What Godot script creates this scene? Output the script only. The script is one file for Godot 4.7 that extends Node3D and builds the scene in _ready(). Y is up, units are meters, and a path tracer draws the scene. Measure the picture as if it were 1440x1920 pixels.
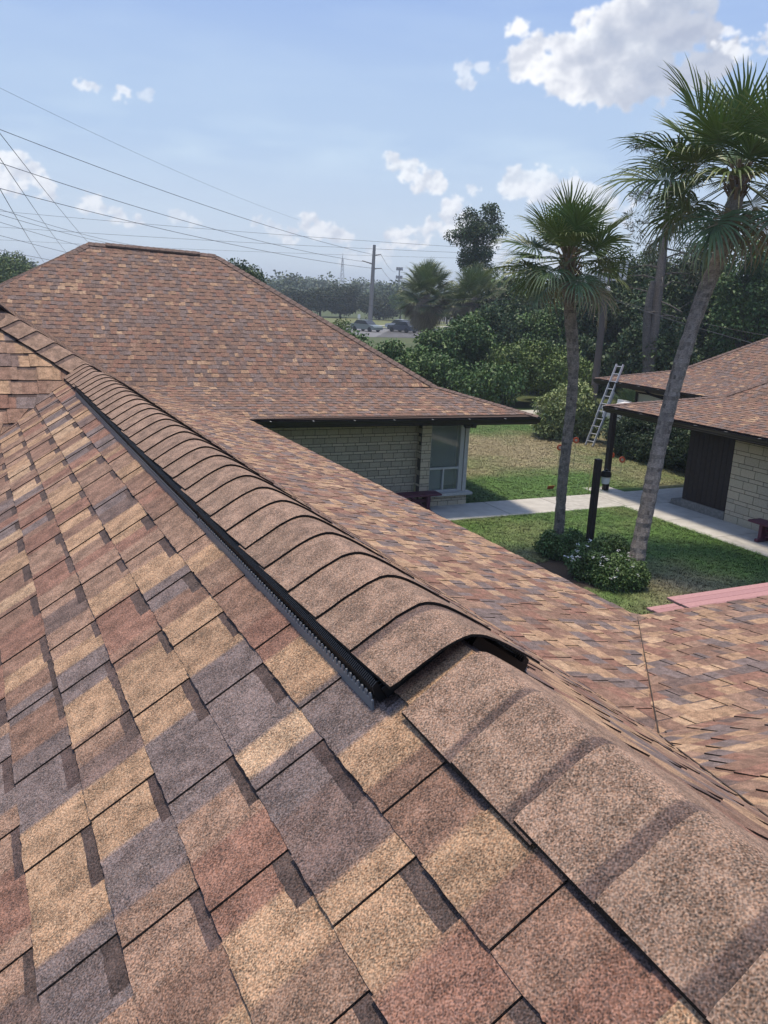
extends Node3D
# Shingled roofs round a courtyard with cabbage palms. Metres, y up, ground at y = 0.
const EYE := Vector3(0, 5.06, 0)
const S := 0.667            # the steep roof pitch (8 in 12)
const RX := 0.751           # the near ridge
const RY := 4.467
const BX := 3.16            # where the near roof flares out
const BY := 2.86
const EXPOSURE := 0.143
var M := {}
var rng := RandomNumberGenerator.new()
var cam: Camera3D
var tabs: Array = []

# ---------------------------------------------------------------- mesh builder
class MB:
	var v := PackedVector3Array()
	var n := PackedVector3Array()
	var c := PackedColorArray()
	var t := PackedVector2Array()
	var ix := PackedInt32Array()
	func vert(p: Vector3, nn: Vector3, col: Color, uv: Vector2) -> int:
		v.append(p); n.append(nn); c.append(col); t.append(uv)
		return v.size() - 1
	func flat_uv(p: Vector3, nn: Vector3) -> Vector2:
		var a := nn.abs()
		if a.y >= a.x and a.y >= a.z: return Vector2(p.x, p.z)
		if a.x >= a.z: return Vector2(p.z, p.y)
		return Vector2(p.x, p.y)
	# corners counter-clockwise as seen from outside
	func quad(a: Vector3, b: Vector3, d: Vector3, e: Vector3, col := Color.WHITE) -> void:
		var nn := (b - a).cross(e - a)
		if nn.length_squared() < 1e-14: nn = (d - b).cross(e - b)
		if nn.length_squared() < 1e-14: return
		nn = nn.normalized()
		var k := v.size()
		for p in [a, b, d, e]:
			vert(p, nn, col, flat_uv(p, nn))
		ix.append_array(PackedInt32Array([k, k + 2, k + 1, k, k + 3, k + 2]))
	func quad4(p: Array, cols: Array, uvs: Array, up := Vector3.ZERO) -> void:
		var nn: Vector3 = (p[1] - p[0]).cross(p[3] - p[0])
		if nn.length_squared() < 1e-14: nn = (p[2] - p[1]).cross(p[3] - p[1])
		if nn.length_squared() < 1e-14: return
		nn = nn.normalized()
		if up != Vector3.ZERO and nn.dot(up) < 0.9: nn = up
		var k := v.size()
		for i in 4: vert(p[i], nn, cols[i], uvs[i])
		ix.append_array(PackedInt32Array([k, k + 2, k + 1, k, k + 3, k + 2]))
	func tri(a: Vector3, b: Vector3, d: Vector3, col := Color.WHITE) -> void:
		var nn := (b - a).cross(d - a)
		if nn.length_squared() < 1e-16: return
		nn = nn.normalized()
		var k := v.size()
		for p in [a, b, d]: vert(p, nn, col, flat_uv(p, nn))
		ix.append_array(PackedInt32Array([k, k + 2, k + 1]))
	func box(x: Transform3D, s: Vector3, col := Color.WHITE) -> void:
		var h := s * 0.5
		var p := []
		for i in 8: p.append(x * Vector3(h.x * (1 if i & 1 else -1), h.y * (1 if i & 2 else -1), h.z * (1 if i & 4 else -1)))
		quad(p[4], p[5], p[7], p[6], col); quad(p[1], p[0], p[2], p[3], col)
		quad(p[5], p[1], p[3], p[7], col); quad(p[0], p[4], p[6], p[2], col)
		quad(p[6], p[7], p[3], p[2], col); quad(p[0], p[1], p[5], p[4], col)
	func block(lo: Vector3, hi: Vector3, col := Color.WHITE) -> void:
		box(Transform3D(Basis(), (lo + hi) * 0.5), hi - lo, col)
	# a box with its edges cut back by r
	func chamfered(lo: Vector3, hi: Vector3, r: float, col := Color.WHITE) -> void:
		var st := [[0, 0, 0]]
		var m := (lo + hi) * 0.5
		var h := (hi - lo) * 0.5
		r = minf(r, minf(h.x, minf(h.y, h.z)) * 0.8)
		for ax in 3:
			var b1 := (ax + 1) % 3
			var b2 := (ax + 2) % 3
			for s in [-1.0, 1.0]:
				var q := []
				for k in [[-1, -1], [1, -1], [1, 1], [-1, 1]]:
					var p := m
					p[ax] += s * h[ax]; p[b1] += k[0] * (h[b1] - r); p[b2] += k[1] * (h[b2] - r)
					q.append(p)
				if s > 0: quad(q[0], q[1], q[2], q[3], col)
				else: quad(q[3], q[2], q[1], q[0], col)
				for s2 in [-1.0, 1.0]:   # edge between +s ax and +s2 b1
					var e := []
					for w in [-1.0, 1.0]:
						var p := m
						p[ax] += s * h[ax]; p[b1] += s2 * (h[b1] - r); p[b2] += w * (h[b2] - r); e.append(p)
						p = m
						p[ax] += s * (h[ax] - r); p[b1] += s2 * h[b1]; p[b2] += w * (h[b2] - r); e.append(p)
					if s * s2 > 0: quad(e[0], e[1], e[3], e[2], col)
					else: quad(e[2], e[3], e[1], e[0], col)
		for i in 8:
			var g := Vector3(1 if i & 1 else -1, 1 if i & 2 else -1, 1 if i & 4 else -1)
			var a := m + Vector3(g.x * h.x, g.y * (h.y - r), g.z * (h.z - r))
			var b := m + Vector3(g.x * (h.x - r), g.y * h.y, g.z * (h.z - r))
			var d := m + Vector3(g.x * (h.x - r), g.y * (h.y - r), g.z * h.z)
			if g.x * g.y * g.z > 0: tri(a, b, d, col)
			else: tri(a, d, b, col)
	func beam(a: Vector3, b: Vector3, w: float, h: float, col := Color.WHITE, up := Vector3.UP) -> void:
		var z := (b - a).normalized()
		if absf(z.dot(up)) > 0.99: up = Vector3.RIGHT
		var x := up.cross(z).normalized()
		var y := z.cross(x)
		box(Transform3D(Basis(x, y, z), (a + b) * 0.5), Vector3(w, h, (b - a).length()), col)
	func tube(p: Array, r: Array, sides := 8, col := Color.WHITE, cols := [], caps := true) -> void:
		var x := Vector3.RIGHT
		var k := v.size()
		var run := 0.0
		for i in p.size():
			var d: Vector3 = (p[mini(i + 1, p.size() - 1)] - p[maxi(i - 1, 0)]).normalized()
			if absf(d.dot(x)) > 0.95: x = Vector3.FORWARD if absf(d.z) < 0.9 else Vector3.UP
			x = (x - d * x.dot(d)).normalized()
			var y := d.cross(x)
			if i: run += p[i].distance_to(p[i - 1])
			for j in sides + 1:
				var a := TAU * j / sides
				var nn := x * cos(a) + y * sin(a)
				vert(p[i] + nn * r[i], nn, cols[i] if cols.size() else col, Vector2(float(j) / sides * TAU * r[0], run))
		for i in p.size() - 1:
			for j in sides:
				var a := k + i * (sides + 1) + j
				var b := a + sides + 1
				ix.append_array(PackedInt32Array([a, b, a + 1, a + 1, b, b + 1]))
		if caps:
			for e in [0, p.size() - 1]:
				var d: Vector3 = (p[p.size() - 1] - p[p.size() - 2]).normalized() if e else (p[0] - p[1]).normalized()
				var ce := vert(p[e], d, cols[e] if cols.size() else col, Vector2.ZERO)
				var ring := []
				for j in sides: ring.append(vert(v[k + e * (sides + 1) + j], d, cols[e] if cols.size() else col, Vector2.ZERO))
				for j in sides:
					var j2 := (j + 1) % sides
					if e: ix.append_array(PackedInt32Array([ce, ring[j2], ring[j]]))
					else: ix.append_array(PackedInt32Array([ce, ring[j], ring[j2]]))
	# outline (counter-clockwise seen against the run a -> b) swept along a -> b
	func sweep(o: PackedVector2Array, a: Vector3, b: Vector3, xd: Vector3, yd: Vector3, col := Color.WHITE) -> void:
		var A := []
		var B := []
		for q in o:
			A.append(a + xd * q.x + yd * q.y); B.append(b + xd * q.x + yd * q.y)
		var flip := xd.cross(yd).dot(b - a) < 0.0
		if Geometry2D.is_polygon_clockwise(o): flip = not flip
		for i in o.size():
			var j := (i + 1) % o.size()
			if flip: quad(A[j], A[i], B[i], B[j], col)
			else: quad(A[i], A[j], B[j], B[i], col)
		var f := Geometry2D.triangulate_polygon(o)
		for i in range(0, f.size(), 3):
			tri(A[f[i]], A[f[i + 1]], A[f[i + 2]], col)
			tri(B[f[i]], B[f[i + 2]], B[f[i + 1]], col)
	func ball(ce: Vector3, r: Vector3, seg := 12, col := Color.WHITE) -> void:
		var k := v.size()
		var rings := seg / 2
		for i in rings + 1:
			var a := PI * i / rings
			for j in seg + 1:
				var b := TAU * j / seg
				var nn := Vector3(sin(a) * cos(b), cos(a), sin(a) * sin(b))
				vert(ce + nn * r, (nn / r).normalized(), col, Vector2(b, a))
		for i in rings:
			for j in seg:
				var a := k + i * (seg + 1) + j
				var b := a + seg + 1
				ix.append_array(PackedInt32Array([a, b, a + 1, a + 1, b, b + 1]))
	func mesh() -> ArrayMesh:
		var m := ArrayMesh.new()
		if ix.is_empty(): return m
		var a := []
		a.resize(Mesh.ARRAY_MAX)
		a[Mesh.ARRAY_VERTEX] = v; a[Mesh.ARRAY_NORMAL] = n; a[Mesh.ARRAY_COLOR] = c; a[Mesh.ARRAY_TEX_UV] = t; a[Mesh.ARRAY_INDEX] = ix
		m.add_surface_from_arrays(Mesh.PRIMITIVE_TRIANGLES, a)
		return m

# ---------------------------------------------------------------- nodes
func thing(called: String, label: String, category: String, at := Vector3.ZERO, group := "") -> Node3D:
	var o := Node3D.new()
	o.name = called
	o.position = at
	add_child(o, true)
	tag(o, label, category, group)
	return o
func tag(o: Node, label: String, category: String, group := "", kind := "") -> void:
	if label: o.set_meta("label", label)
	if category: o.set_meta("category", category)
	if group: o.set_meta("group", group)
	if kind: o.set_meta("kind", kind)
func root_of(p: Node3D) -> Vector3:
	var q := Vector3.ZERO
	while p != null and p != self:
		q += p.position
		p = p.get_parent() as Node3D
	return q
# geometry given in world coordinates, hung under its thing
func part(called: String, mb: MB, mat: Material, parent: Node3D, kind := "") -> MeshInstance3D:
	var o := MeshInstance3D.new()
	o.name = called
	o.mesh = mb.mesh()
	o.material_override = mat
	o.position = -root_of(parent)
	parent.add_child(o, true)
	if kind: o.set_meta("kind", kind)
	return o
func put(called: String, mesh: Mesh, mat: Material, parent: Node3D, at: Transform3D) -> MeshInstance3D:
	var o := MeshInstance3D.new()
	o.name = called
	o.mesh = mesh
	o.material_override = mat
	o.transform = Transform3D(at.basis, at.origin - root_of(parent))
	parent.add_child(o, true)
	return o
func holder(called: String, parent: Node3D) -> Node3D:
	var o := Node3D.new()
	o.name = called
	parent.add_child(o, true)
	return o
func structure(called: String, mb: MB, mat: Material) -> MeshInstance3D:
	var o := part(called, mb, mat, self)
	o.set_meta("kind", "structure")
	return o
func copy(o: Node3D, at: Vector3, turn := 0.0, label := "") -> Node3D:
	var r: Node3D = o.duplicate()
	r.name = String(o.name).rstrip("0123456789_")
	add_child(r, true)
	r.position = at
	r.rotation.y = turn
	if label: r.set_meta("label", label)
	return r

# ---------------------------------------------------------------- materials
func mat(col: Color, rough := 0.8, vc := false) -> StandardMaterial3D:
	var m := StandardMaterial3D.new()
	m.albedo_color = Color.WHITE if vc else col.linear_to_srgb()
	m.vertex_color_use_as_albedo = vc
	m.roughness = rough
	m.metallic_specular = 0.4
	return m
func noise_tex(freq: float, a: Color, b: Color, seed_: int, size := 512, type := FastNoiseLite.TYPE_SIMPLEX_SMOOTH, oct := 4) -> NoiseTexture2D:
	var t := NoiseTexture2D.new()
	var f := FastNoiseLite.new()
	f.noise_type = type; f.seed = seed_; f.frequency = freq; f.fractal_octaves = oct
	t.width = size; t.height = size; t.seamless = true; t.noise = f; t.normalize = true
	var g := Gradient.new()
	g.set_color(0, a.linear_to_srgb()); g.set_color(1, b.linear_to_srgb())
	t.color_ramp = g
	return t
func mottled(a: Color, b: Color, freq: float, metres: float, seed_: int, rough := 0.85, relief := 0.0) -> StandardMaterial3D:
	var m := mat(Color.WHITE, rough)
	m.albedo_texture = noise_tex(freq, a, b, seed_)
	m.uv1_triplanar = true
	m.uv1_world_triplanar = true
	m.uv1_scale = Vector3.ONE / metres
	if relief > 0.0:
		m.heightmap_enabled = true
		m.heightmap_texture = noise_tex(freq * 1.7, Color.BLACK, Color.WHITE, seed_ + 5)
		m.heightmap_scale = relief
	return m
func granules() -> ImageTexture:
	var n := 760
	var r := RandomNumberGenerator.new()
	r.seed = 11
	var d := PackedByteArray()
	d.resize(n * n * 3)
	var k := 0
	var patch := FastNoiseLite.new()
	patch.seed = 2; patch.frequency = 0.022; patch.fractal_octaves = 3
	for i in n * n:
		var x := clampf(r.randf() + 0.30 * patch.get_noise_2d(i % n, i / n), 0.0, 1.0)
		var l := 0.0
		if x < 0.15: l = 0.07 + 0.15 * r.randf()
		elif x < 0.78: l = 0.26 + 0.36 * r.randf()
		else: l = 0.72 + 0.28 * r.randf()
		var g := pow(l, 1.0 / 2.2)
		var w := (r.randf() - 0.5) * 0.10
		d[k] = int(255.0 * clampf(g + w, 0, 1)); d[k + 1] = int(255.0 * clampf(g, 0, 1)); d[k + 2] = int(255.0 * clampf(g - w * 0.8, 0, 1))
		k += 3
	var im := Image.create_from_data(n, n, false, Image.FORMAT_RGB8, d)
	im.resize(1024, 1024, Image.INTERPOLATE_CUBIC)
	return ImageTexture.create_from_image(im)
func materials() -> void:
	var g := granules()
	var m := mat(Color.WHITE, 0.88, true)
	m.albedo_texture = g
	m.heightmap_enabled = true
	m.heightmap_texture = g
	m.heightmap_scale = 0.1
	m.uv1_scale = Vector3.ONE / 1.2
	M.shingle = m
	M.vc = mat(Color.WHITE, 0.8, true)
	M.vc_rough = mat(Color.WHITE, 0.95, true)
	M.leaf = mat(Color.WHITE, 0.55, true)
	M.leaf.backlight_enabled = true
	M.leaf.backlight = Color(0.16, 0.20, 0.05)
	M.palm = mat(Color.WHITE, 0.36, true)
	M.palm.backlight_enabled = true
	M.palm.backlight = Color(0.30, 0.36, 0.12)
	M.bark = mottled(Color(0.05, 0.044, 0.04), Color(0.20, 0.18, 0.16), 0.02, 0.8, 3, 0.95, 1.6)
	M.palm_bark = mottled(Color(0.12, 0.105, 0.09), Color(0.55, 0.50, 0.45), 0.028, 0.5, 4, 0.95, 2.0)
	M.palm_bark.vertex_color_use_as_albedo = true
	M.palm_bark.uv1_scale = Vector3(1.6, 3.0, 1.6)
	M.deck = mat(Color(0.085, 0.06, 0.05), 0.95)
	M.black = mat(Color(0.012, 0.012, 0.013), 0.45)
	M.flange = mat(Color(0.15, 0.165, 0.185), 0.42)
	M.gutter = mat(Color(0.018, 0.013, 0.012), 0.32)
	M.brown = mottled(Color(0.016, 0.011, 0.011), Color(0.03, 0.022, 0.021), 0.02, 1.2, 21, 0.6)
	M.drip = mat(Color(0.55, 0.53, 0.49), 0.5)
	M.block = []
	for q in [[Color(0.47, 0.41, 0.29), Color(0.59, 0.525, 0.39)], [Color(0.42, 0.37, 0.27), Color(0.55, 0.49, 0.37)], [Color(0.50, 0.43, 0.305), Color(0.62, 0.54, 0.40)], [Color(0.44, 0.395, 0.305), Color(0.56, 0.50, 0.385)]]: M.block.append(mottled(q[0], q[1], 0.03, 0.8, 31 + M.block.size(), 0.92, 0.15))
	M.shaded_block = []  # same block kind, darker copy: eave shade put into colour, also marks full courses
	for q in [[Color(0.36, 0.315, 0.225), Color(0.47, 0.425, 0.32)], [Color(0.32, 0.285, 0.21), Color(0.43, 0.385, 0.29)], [Color(0.39, 0.335, 0.24), Color(0.50, 0.445, 0.33)]]: M.shaded_block.append(mottled(q[0], q[1], 0.03, 0.8, 41 + M.shaded_block.size(), 0.92, 0.15))
	M.mortar = mat(Color(0.085, 0.08, 0.07), 0.95)
	M.concrete = mottled(Color(0.40, 0.39, 0.36), Color(0.52, 0.51, 0.475), 0.012, 2.6, 51, 0.9, 0.08)
	M.old_concrete = mottled(Color(0.16, 0.155, 0.14), Color(0.30, 0.29, 0.26), 0.02, 1.0, 52, 0.92, 0.1)
	M.white = mat(Color(0.62, 0.62, 0.60), 0.5)
	M.sill = mottled(Color(0.42, 0.42, 0.39), Color(0.55, 0.55, 0.52), 0.02, 1.0, 53, 0.7)
	M.alu = mat(Color(0.52, 0.53, 0.54), 0.35)
	M.alu.metallic = 0.25
	M.blind = mat(Color(0.86, 0.88, 0.80), 0.7)
	M.glass = mat(Color(0.7, 0.8, 0.78, 0.18), 0.03)
	M.glass.transparency = BaseMaterial3D.TRANSPARENCY_ALPHA
	M.glass.albedo_color = Color(0.8, 0.88, 0.85, 0.08)
	M.dark_glass = mat(Color(0.05, 0.055, 0.06), 0.12)
	M.plum = mottled(Color(0.075, 0.022, 0.042), Color(0.12, 0.036, 0.062), 0.03, 0.5, 61, 0.6, 0.1)
	M.plank = [mottled(Color(0.36, 0.185, 0.185), Color(0.47, 0.27, 0.26), 0.03, 0.4, 62, 0.65, 0.1), mottled(Color(0.33, 0.17, 0.175), Color(0.43, 0.245, 0.24), 0.03, 0.4, 63, 0.65, 0.1)]
	for q in M.plank: q.uv1_scale = Vector3(0.7, 3, 3)
	M.wood_pole = mottled(Color(0.055, 0.045, 0.04), Color(0.13, 0.11, 0.095), 0.03, 0.5, 64, 0.95, 0.3)
	M.steel_pole = mat(Color(0.16, 0.15, 0.15), 0.7)
	M.wire = mat(Color(0.05, 0.05, 0.055), 0.6)
	M.asphalt = mottled(Color(0.14, 0.14, 0.145), Color(0.20, 0.20, 0.205), 0.03, 3.0, 71, 0.9)
	M.mulch = mottled(Color(0.035, 0.024, 0.018), Color(0.12, 0.09, 0.065), 0.06, 0.8, 72, 0.98, 1.5)

# ---------------------------------------------------------------- camera, sky, sun
func setup() -> void:
	cam = Camera3D.new()
	cam.name = "camera"
	cam.transform = Transform3D(Basis(Vector3(0.899749, 0.046802, 0.433891), Vector3(0.067542, 0.967319, -0.244401), Vector3(-0.43115, 0.249206, 0.867183)), EYE)
	cam.fov = 62.23
	cam.near = 0.05
	cam.far = 4000.0
	add_child(cam)
	cam.current = true
	var we := WorldEnvironment.new()
	we.name = "world_environment"
	var e := Environment.new()
	e.background_mode = Environment.BG_SKY
	var sky := Sky.new()
	var pm := PanoramaSkyMaterial.new()
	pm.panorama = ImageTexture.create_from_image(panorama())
	pm.filter = true
	pm.energy_multiplier = 1.0
	sky.sky_material = pm
	e.sky = sky
	e.background_energy_multiplier = 1.0
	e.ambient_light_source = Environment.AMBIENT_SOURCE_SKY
	e.tonemap_mode = Environment.TONE_MAPPER_LINEAR
	e.tonemap_exposure = 1.66
	e.sdfgi_enabled = true
	e.ssao_enabled = true
	e.ssil_enabled = true
	e.fog_enabled = true
	e.fog_light_color = Color(0.90, 0.95, 1.0)
	e.fog_density = 0.0008
	we.environment = e
	add_child(we)
	var sun := DirectionalLight3D.new()
	sun.name = "sun"
	sun.light_color = Color(1.0, 0.93, 0.83)
	sun.light_energy = 0.78
	sun.light_angular_distance = 8.0
	sun.shadow_enabled = true
	add_child(sun)
	sun.look_at_from_position(Vector3(0.8, 20.0, -2.4), Vector3.ZERO, Vector3.FORWARD)

# a hazy blue summer sky; each cumulus is a heap of puffs at (azimuth, elevation, radius) degrees
func panorama() -> Image:
	var w := 4096
	var h := 2048
	var im := Image.create(w, h, false, Image.FORMAT_RGBF)
	var top := Color(0.14, 0.235, 0.475)
	var mid := Color(0.175, 0.27, 0.51)
	var low := Color(0.30, 0.395, 0.54)
	var hor := Color(0.47, 0.52, 0.56)
	for y in h:
		var el := 90.0 - (y + 0.5) / h * 180.0
		var c := hor
		if el > 22.0: c = mid.lerp(top, clampf((el - 22.0) / 50.0, 0, 1))
		elif el > 9.0: c = low.lerp(mid, smoothstep(9.0, 22.0, el))
		elif el > 0.0: c = hor.lerp(low, pow(el / 9.0, 0.8))
		im.fill_rect(Rect2i(0, y, w, 1), c)
	var f := FastNoiseLite.new()
	f.noise_type = FastNoiseLite.TYPE_SIMPLEX_SMOOTH
	f.seed = 5; f.frequency = 0.34; f.fractal_octaves = 6; f.fractal_gain = 0.56; f.fractal_lacunarity = 2.1
	var f2 := FastNoiseLite.new()
	f2.noise_type = FastNoiseLite.TYPE_SIMPLEX_SMOOTH
	f2.seed = 8; f2.frequency = 0.26; f2.fractal_octaves = 2
	var heaps: Array = [
		[1.0, 0.95, [[33.6, 13.7, 1.35], [35.1, 14.1, 1.7], [36.6, 13.1, 2.1], [38.2, 14.6, 2.4], [38.3, 12.4, 1.9], [40.2, 15.3, 2.4], [40.5, 12.5, 2.0], [42.2, 15.1, 2.1], [42.2, 13.1, 1.7], [43.7, 15.6, 1.3], [32.9, 15.5, 0.85], [41.0, 17.4, 2.3], [44.9, 13.9, 1.3], [44.0, 12.9, 1.3]]], [0.75, 0.2, [[45.3, 14.6, 0.8], [46.4, 14.0, 0.9], [47.6, 14.6, 0.9]]],
		[0.7, 0.0, [[7.3, 10.9, 0.5], [7.9, 10.7, 0.45]]], [0.7, 0.0, [[9.5, 10.5, 0.6]]], [0.4, 0.0, [[10.9, 10.7, 0.5]]],
		[0.55, 0.0, [[29.9, 13.3, 0.6], [30.2, 12.7, 0.7], [31.2, 13.4, 0.5]]],
		[0.9, 0.1, [[25.9, 8.0, 0.7], [26.8, 7.4, 1.0], [28.0, 7.0, 1.1], [29.0, 6.7, 0.65]]],
		[0.8, 0.2, [[33.6, 7.0, 1.2], [35.2, 6.8, 1.5], [36.9, 6.5, 1.6], [38.3, 6.0, 1.5], [40.0, 5.4, 1.3]]],
		[0.85, 0.5, [[3.1, 6.2, 1.1], [4.1, 5.6, 1.0], [2.4, 5.1, 1.1], [5.1, 4.9, 0.8], [1.2, 5.8, 1.3], [0, 4.8, 1.2]]],
		[0.75, 0.15, [[7.3, 4.4, 0.9], [8.7, 4.0, 0.85], [9.9, 3.6, 0.6]]], [0.5, 0.1, [[12.5, 4.0, 0.6], [13.4, 3.6, 0.6]]], [0.5, 0.1, [[17.7, 4.0, 0.6], [18.7, 3.6, 0.6]]],
		[0.8, 0.2, [[20.6, 4.0, 1.0], [21.8, 3.5, 0.9], [22.9, 3.3, 0.75], [19.6, 3.2, 0.7]]],
		[0.85, 0.15, [[29.9, 5.2, 1.1], [29.3, 4.3, 1.0], [30.8, 4.0, 1.3], [27.6, 3.6, 0.9], [26.2, 3.4, 0.8], [32.2, 3.6, 1.0]]], [0.6, 0.1, [[31.2, 6.6, 0.55]]],
		[0.5, 0.1, [[25, 2.3, 1.1], [23.5, 1.9, 0.9], [33, 2.0, 1.2], [36, 2.4, 1.2]]],
	]
	var r := RandomNumberGenerator.new()
	r.seed = 77
	for k in 46:                      # the same fair-weather cumulus all the way round
		var az := 54.0 + 298.0 * r.randf()
		var el := 3.0 + 26.0 * pow(r.randf(), 1.6)
		var s := 0.5 + el * 0.075 * (0.5 + r.randf())
		var puffs: Array = []
		for j in 3 + r.randi() % 6: puffs.append([az + s * 3.0 * (r.randf() - 0.4), el + s * 0.8 * (r.randf() - 0.5), s * (0.6 + 0.7 * r.randf())])
		heaps.append([0.8, 0.25, puffs])
	for k in 9: heaps.append([0.8, 0.3, [[r.randf() * 360.0, 40.0 + 25.0 * r.randf(), 5.0], [r.randf() * 360.0, 42.0 + 25.0 * r.randf(), 4.0]]])
	var px := 360.0 / w
	for hp in heaps:
		for grp in ([hp[2]] if hp[2].size() != 2 or hp[2][0][2] < 3.5 else [[hp[2][0]], [hp[2][1]]]):
			var lo := Vector2(1e9, 1e9)
			var hi := Vector2(-1e9, -1e9)
			for q in grp:
				lo = lo.min(Vector2(q[0] - q[2] * 1.5, q[1] - q[2] * 1.3)); hi = hi.max(Vector2(q[0] + q[2] * 1.5, q[1] + q[2] * 1.3))
			lo.y = maxf(lo.y, 0.2)
			var big: float = grp[0][2]
			for k in grp.size(): big = maxf(big, grp[k][2])
			for yy in range(int((90.0 - hi.y) / px), int((90.0 - lo.y) / px)):
				var el := 90.0 - (yy + 0.5) * px
				var ce := 1.0 / maxf(0.2, cos(deg_to_rad(el)))
				for xx in range(int(lo.x / px), int(hi.x / px)):
					var az := (xx + 0.5) * px
					var b := 0.0
					for q in grp:
						var dx: float = (az - q[0]) / (q[2] * 1.25) / (ce * 0.5 + 0.5)
						var dy: float = (el - q[1]) / (q[2] * (1.0 if el > q[1] else 0.85))
						var d := 1.0 - (dx * dx + dy * dy)
						if d > 0.0: b += d * (1.0 - 0.4 * minf(b, 1.0))
					if b <= 0.02: continue
					var u := 1.0 / (0.35 + 0.3 * big)
					var n1 := f.get_noise_2d(az * u * 2.0, el * u * 2.4)
					var dens := b * 1.25 + n1 * 1.2 + 0.8 * f2.get_noise_2d(az * u * 1.3 + 40.0, el * u * 1.6) - 0.36
					if dens <= 0.0: continue
					var n2 := f.get_noise_2d((az - 0.16 / u) * u * 2.0, (el + 0.22 / u) * u * 2.4)
					var alpha: float = smoothstep(0.0, 0.6, dens) * hp[0] * smoothstep(0.2, 2.5, el)
					var core: float = smoothstep(0.9, 2.6, b + n1 * 1.1 + 0.5 * (az - grp[0][0] - big * 0.8) / big - 0.12 * (el - grp[0][1]) / big) * hp[1]
					var soft := f2.get_noise_2d(az * u, el * u * 1.3) - f2.get_noise_2d((az - 0.5 / u) * u, (el + 0.6 / u) * u * 1.3)
					var puff: float = clampf(0.58 + (n1 - n2) * 1.1 + soft * 1.1, 0.0, 1.0)
					var lit: float = clampf((0.45 + 0.55 * puff) * (1.0 - 0.92 * core) + 0.12 * core * puff, 0.0, 1.0)
					var cl := Color(0.275, 0.31, 0.40).lerp(Color(0.645, 0.65, 0.67), lit)
					var x2 := posmod(xx, w)
					im.set_pixel(x2, yy, im.get_pixel(x2, yy).lerp(cl, alpha))
	# extra haze glow round the sun, added out of view as fill light
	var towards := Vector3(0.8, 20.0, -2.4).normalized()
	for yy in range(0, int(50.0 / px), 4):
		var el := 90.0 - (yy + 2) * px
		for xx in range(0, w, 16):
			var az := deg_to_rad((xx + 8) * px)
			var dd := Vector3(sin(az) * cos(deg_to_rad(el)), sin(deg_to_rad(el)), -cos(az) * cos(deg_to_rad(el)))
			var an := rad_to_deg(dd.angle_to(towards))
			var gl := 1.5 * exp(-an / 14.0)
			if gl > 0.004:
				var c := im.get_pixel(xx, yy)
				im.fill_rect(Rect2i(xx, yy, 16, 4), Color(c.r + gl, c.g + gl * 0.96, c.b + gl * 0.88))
	# thin veils of high haze
	var g := FastNoiseLite.new()
	g.noise_type = FastNoiseLite.TYPE_SIMPLEX_SMOOTH
	g.seed = 9; g.frequency = 0.05; g.fractal_octaves = 5
	for yy in range(int((90.0 - 20.0) / px), int((90.0 - 1.0) / px)):
		var el := 90.0 - (yy + 0.5) * px
		var band := exp(-pow((el - 8.3) / 1.5, 2.0))
		for xx in w:
			var az := (xx + 0.5) * px
			var s := sin(deg_to_rad(az))
			var co := cos(deg_to_rad(az))
			var n1 := g.get_noise_3d(s * 110.0, co * 110.0, el * 9.0)
			var a := clampf(n1 * 0.9 + 0.12, 0.0, 0.6) * (0.13 + 0.42 * band)
			if a > 0.004: im.set_pixel(xx, yy, im.get_pixel(xx, yy).lerp(Color(0.47, 0.565, 0.63), a))
	return im

# ---------------------------------------------------------------- shingles
const TONES := [Color(0.345, 0.222, 0.138), Color(0.40, 0.272, 0.175), Color(0.205, 0.122, 0.088), Color(0.222, 0.118, 0.086), Color(0.155, 0.122, 0.117), Color(0.135, 0.094, 0.083), Color(0.26, 0.165, 0.118)]
func tone(mix: Array) -> Color:
	var x := rng.randf()
	for i in TONES.size():
		x -= mix[i]
		if x <= 0.0 or i == TONES.size() - 1:
			var t: Color = TONES[i]
			return t.lerp(Color(0.235, 0.155, 0.113), mix[7]) * (2.0 * (0.9 + 0.2 * rng.randf()))
	return TONES[2]
func span(poly: PackedVector2Array, y: float) -> Vector2:
	var lo := 1e9
	var hi := -1e9
	for i in poly.size():
		var a := poly[i]
		var b := poly[(i + 1) % poly.size()]
		if (a.y - y) * (b.y - y) <= 0.0 and absf(a.y - b.y) > 1e-9:
			var x := a.x + (b.x - a.x) * (y - a.y) / (b.y - a.y)
			lo = minf(lo, x); hi = maxf(hi, x)
	return Vector2(lo, hi)
func seen_size(p: Vector3, size: float) -> float:
	var q := cam.transform.affine_inverse() * p
	if q.z > -0.2: return 0.0
	var x := 795.0 * 2.0 * q.x / -q.z
	var y := 795.0 * 2.0 * q.y / -q.z
	if absf(x) > 740.0 or absf(y) > 980.0: return 0.0
	return size * 1590.0 / -q.z
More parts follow.
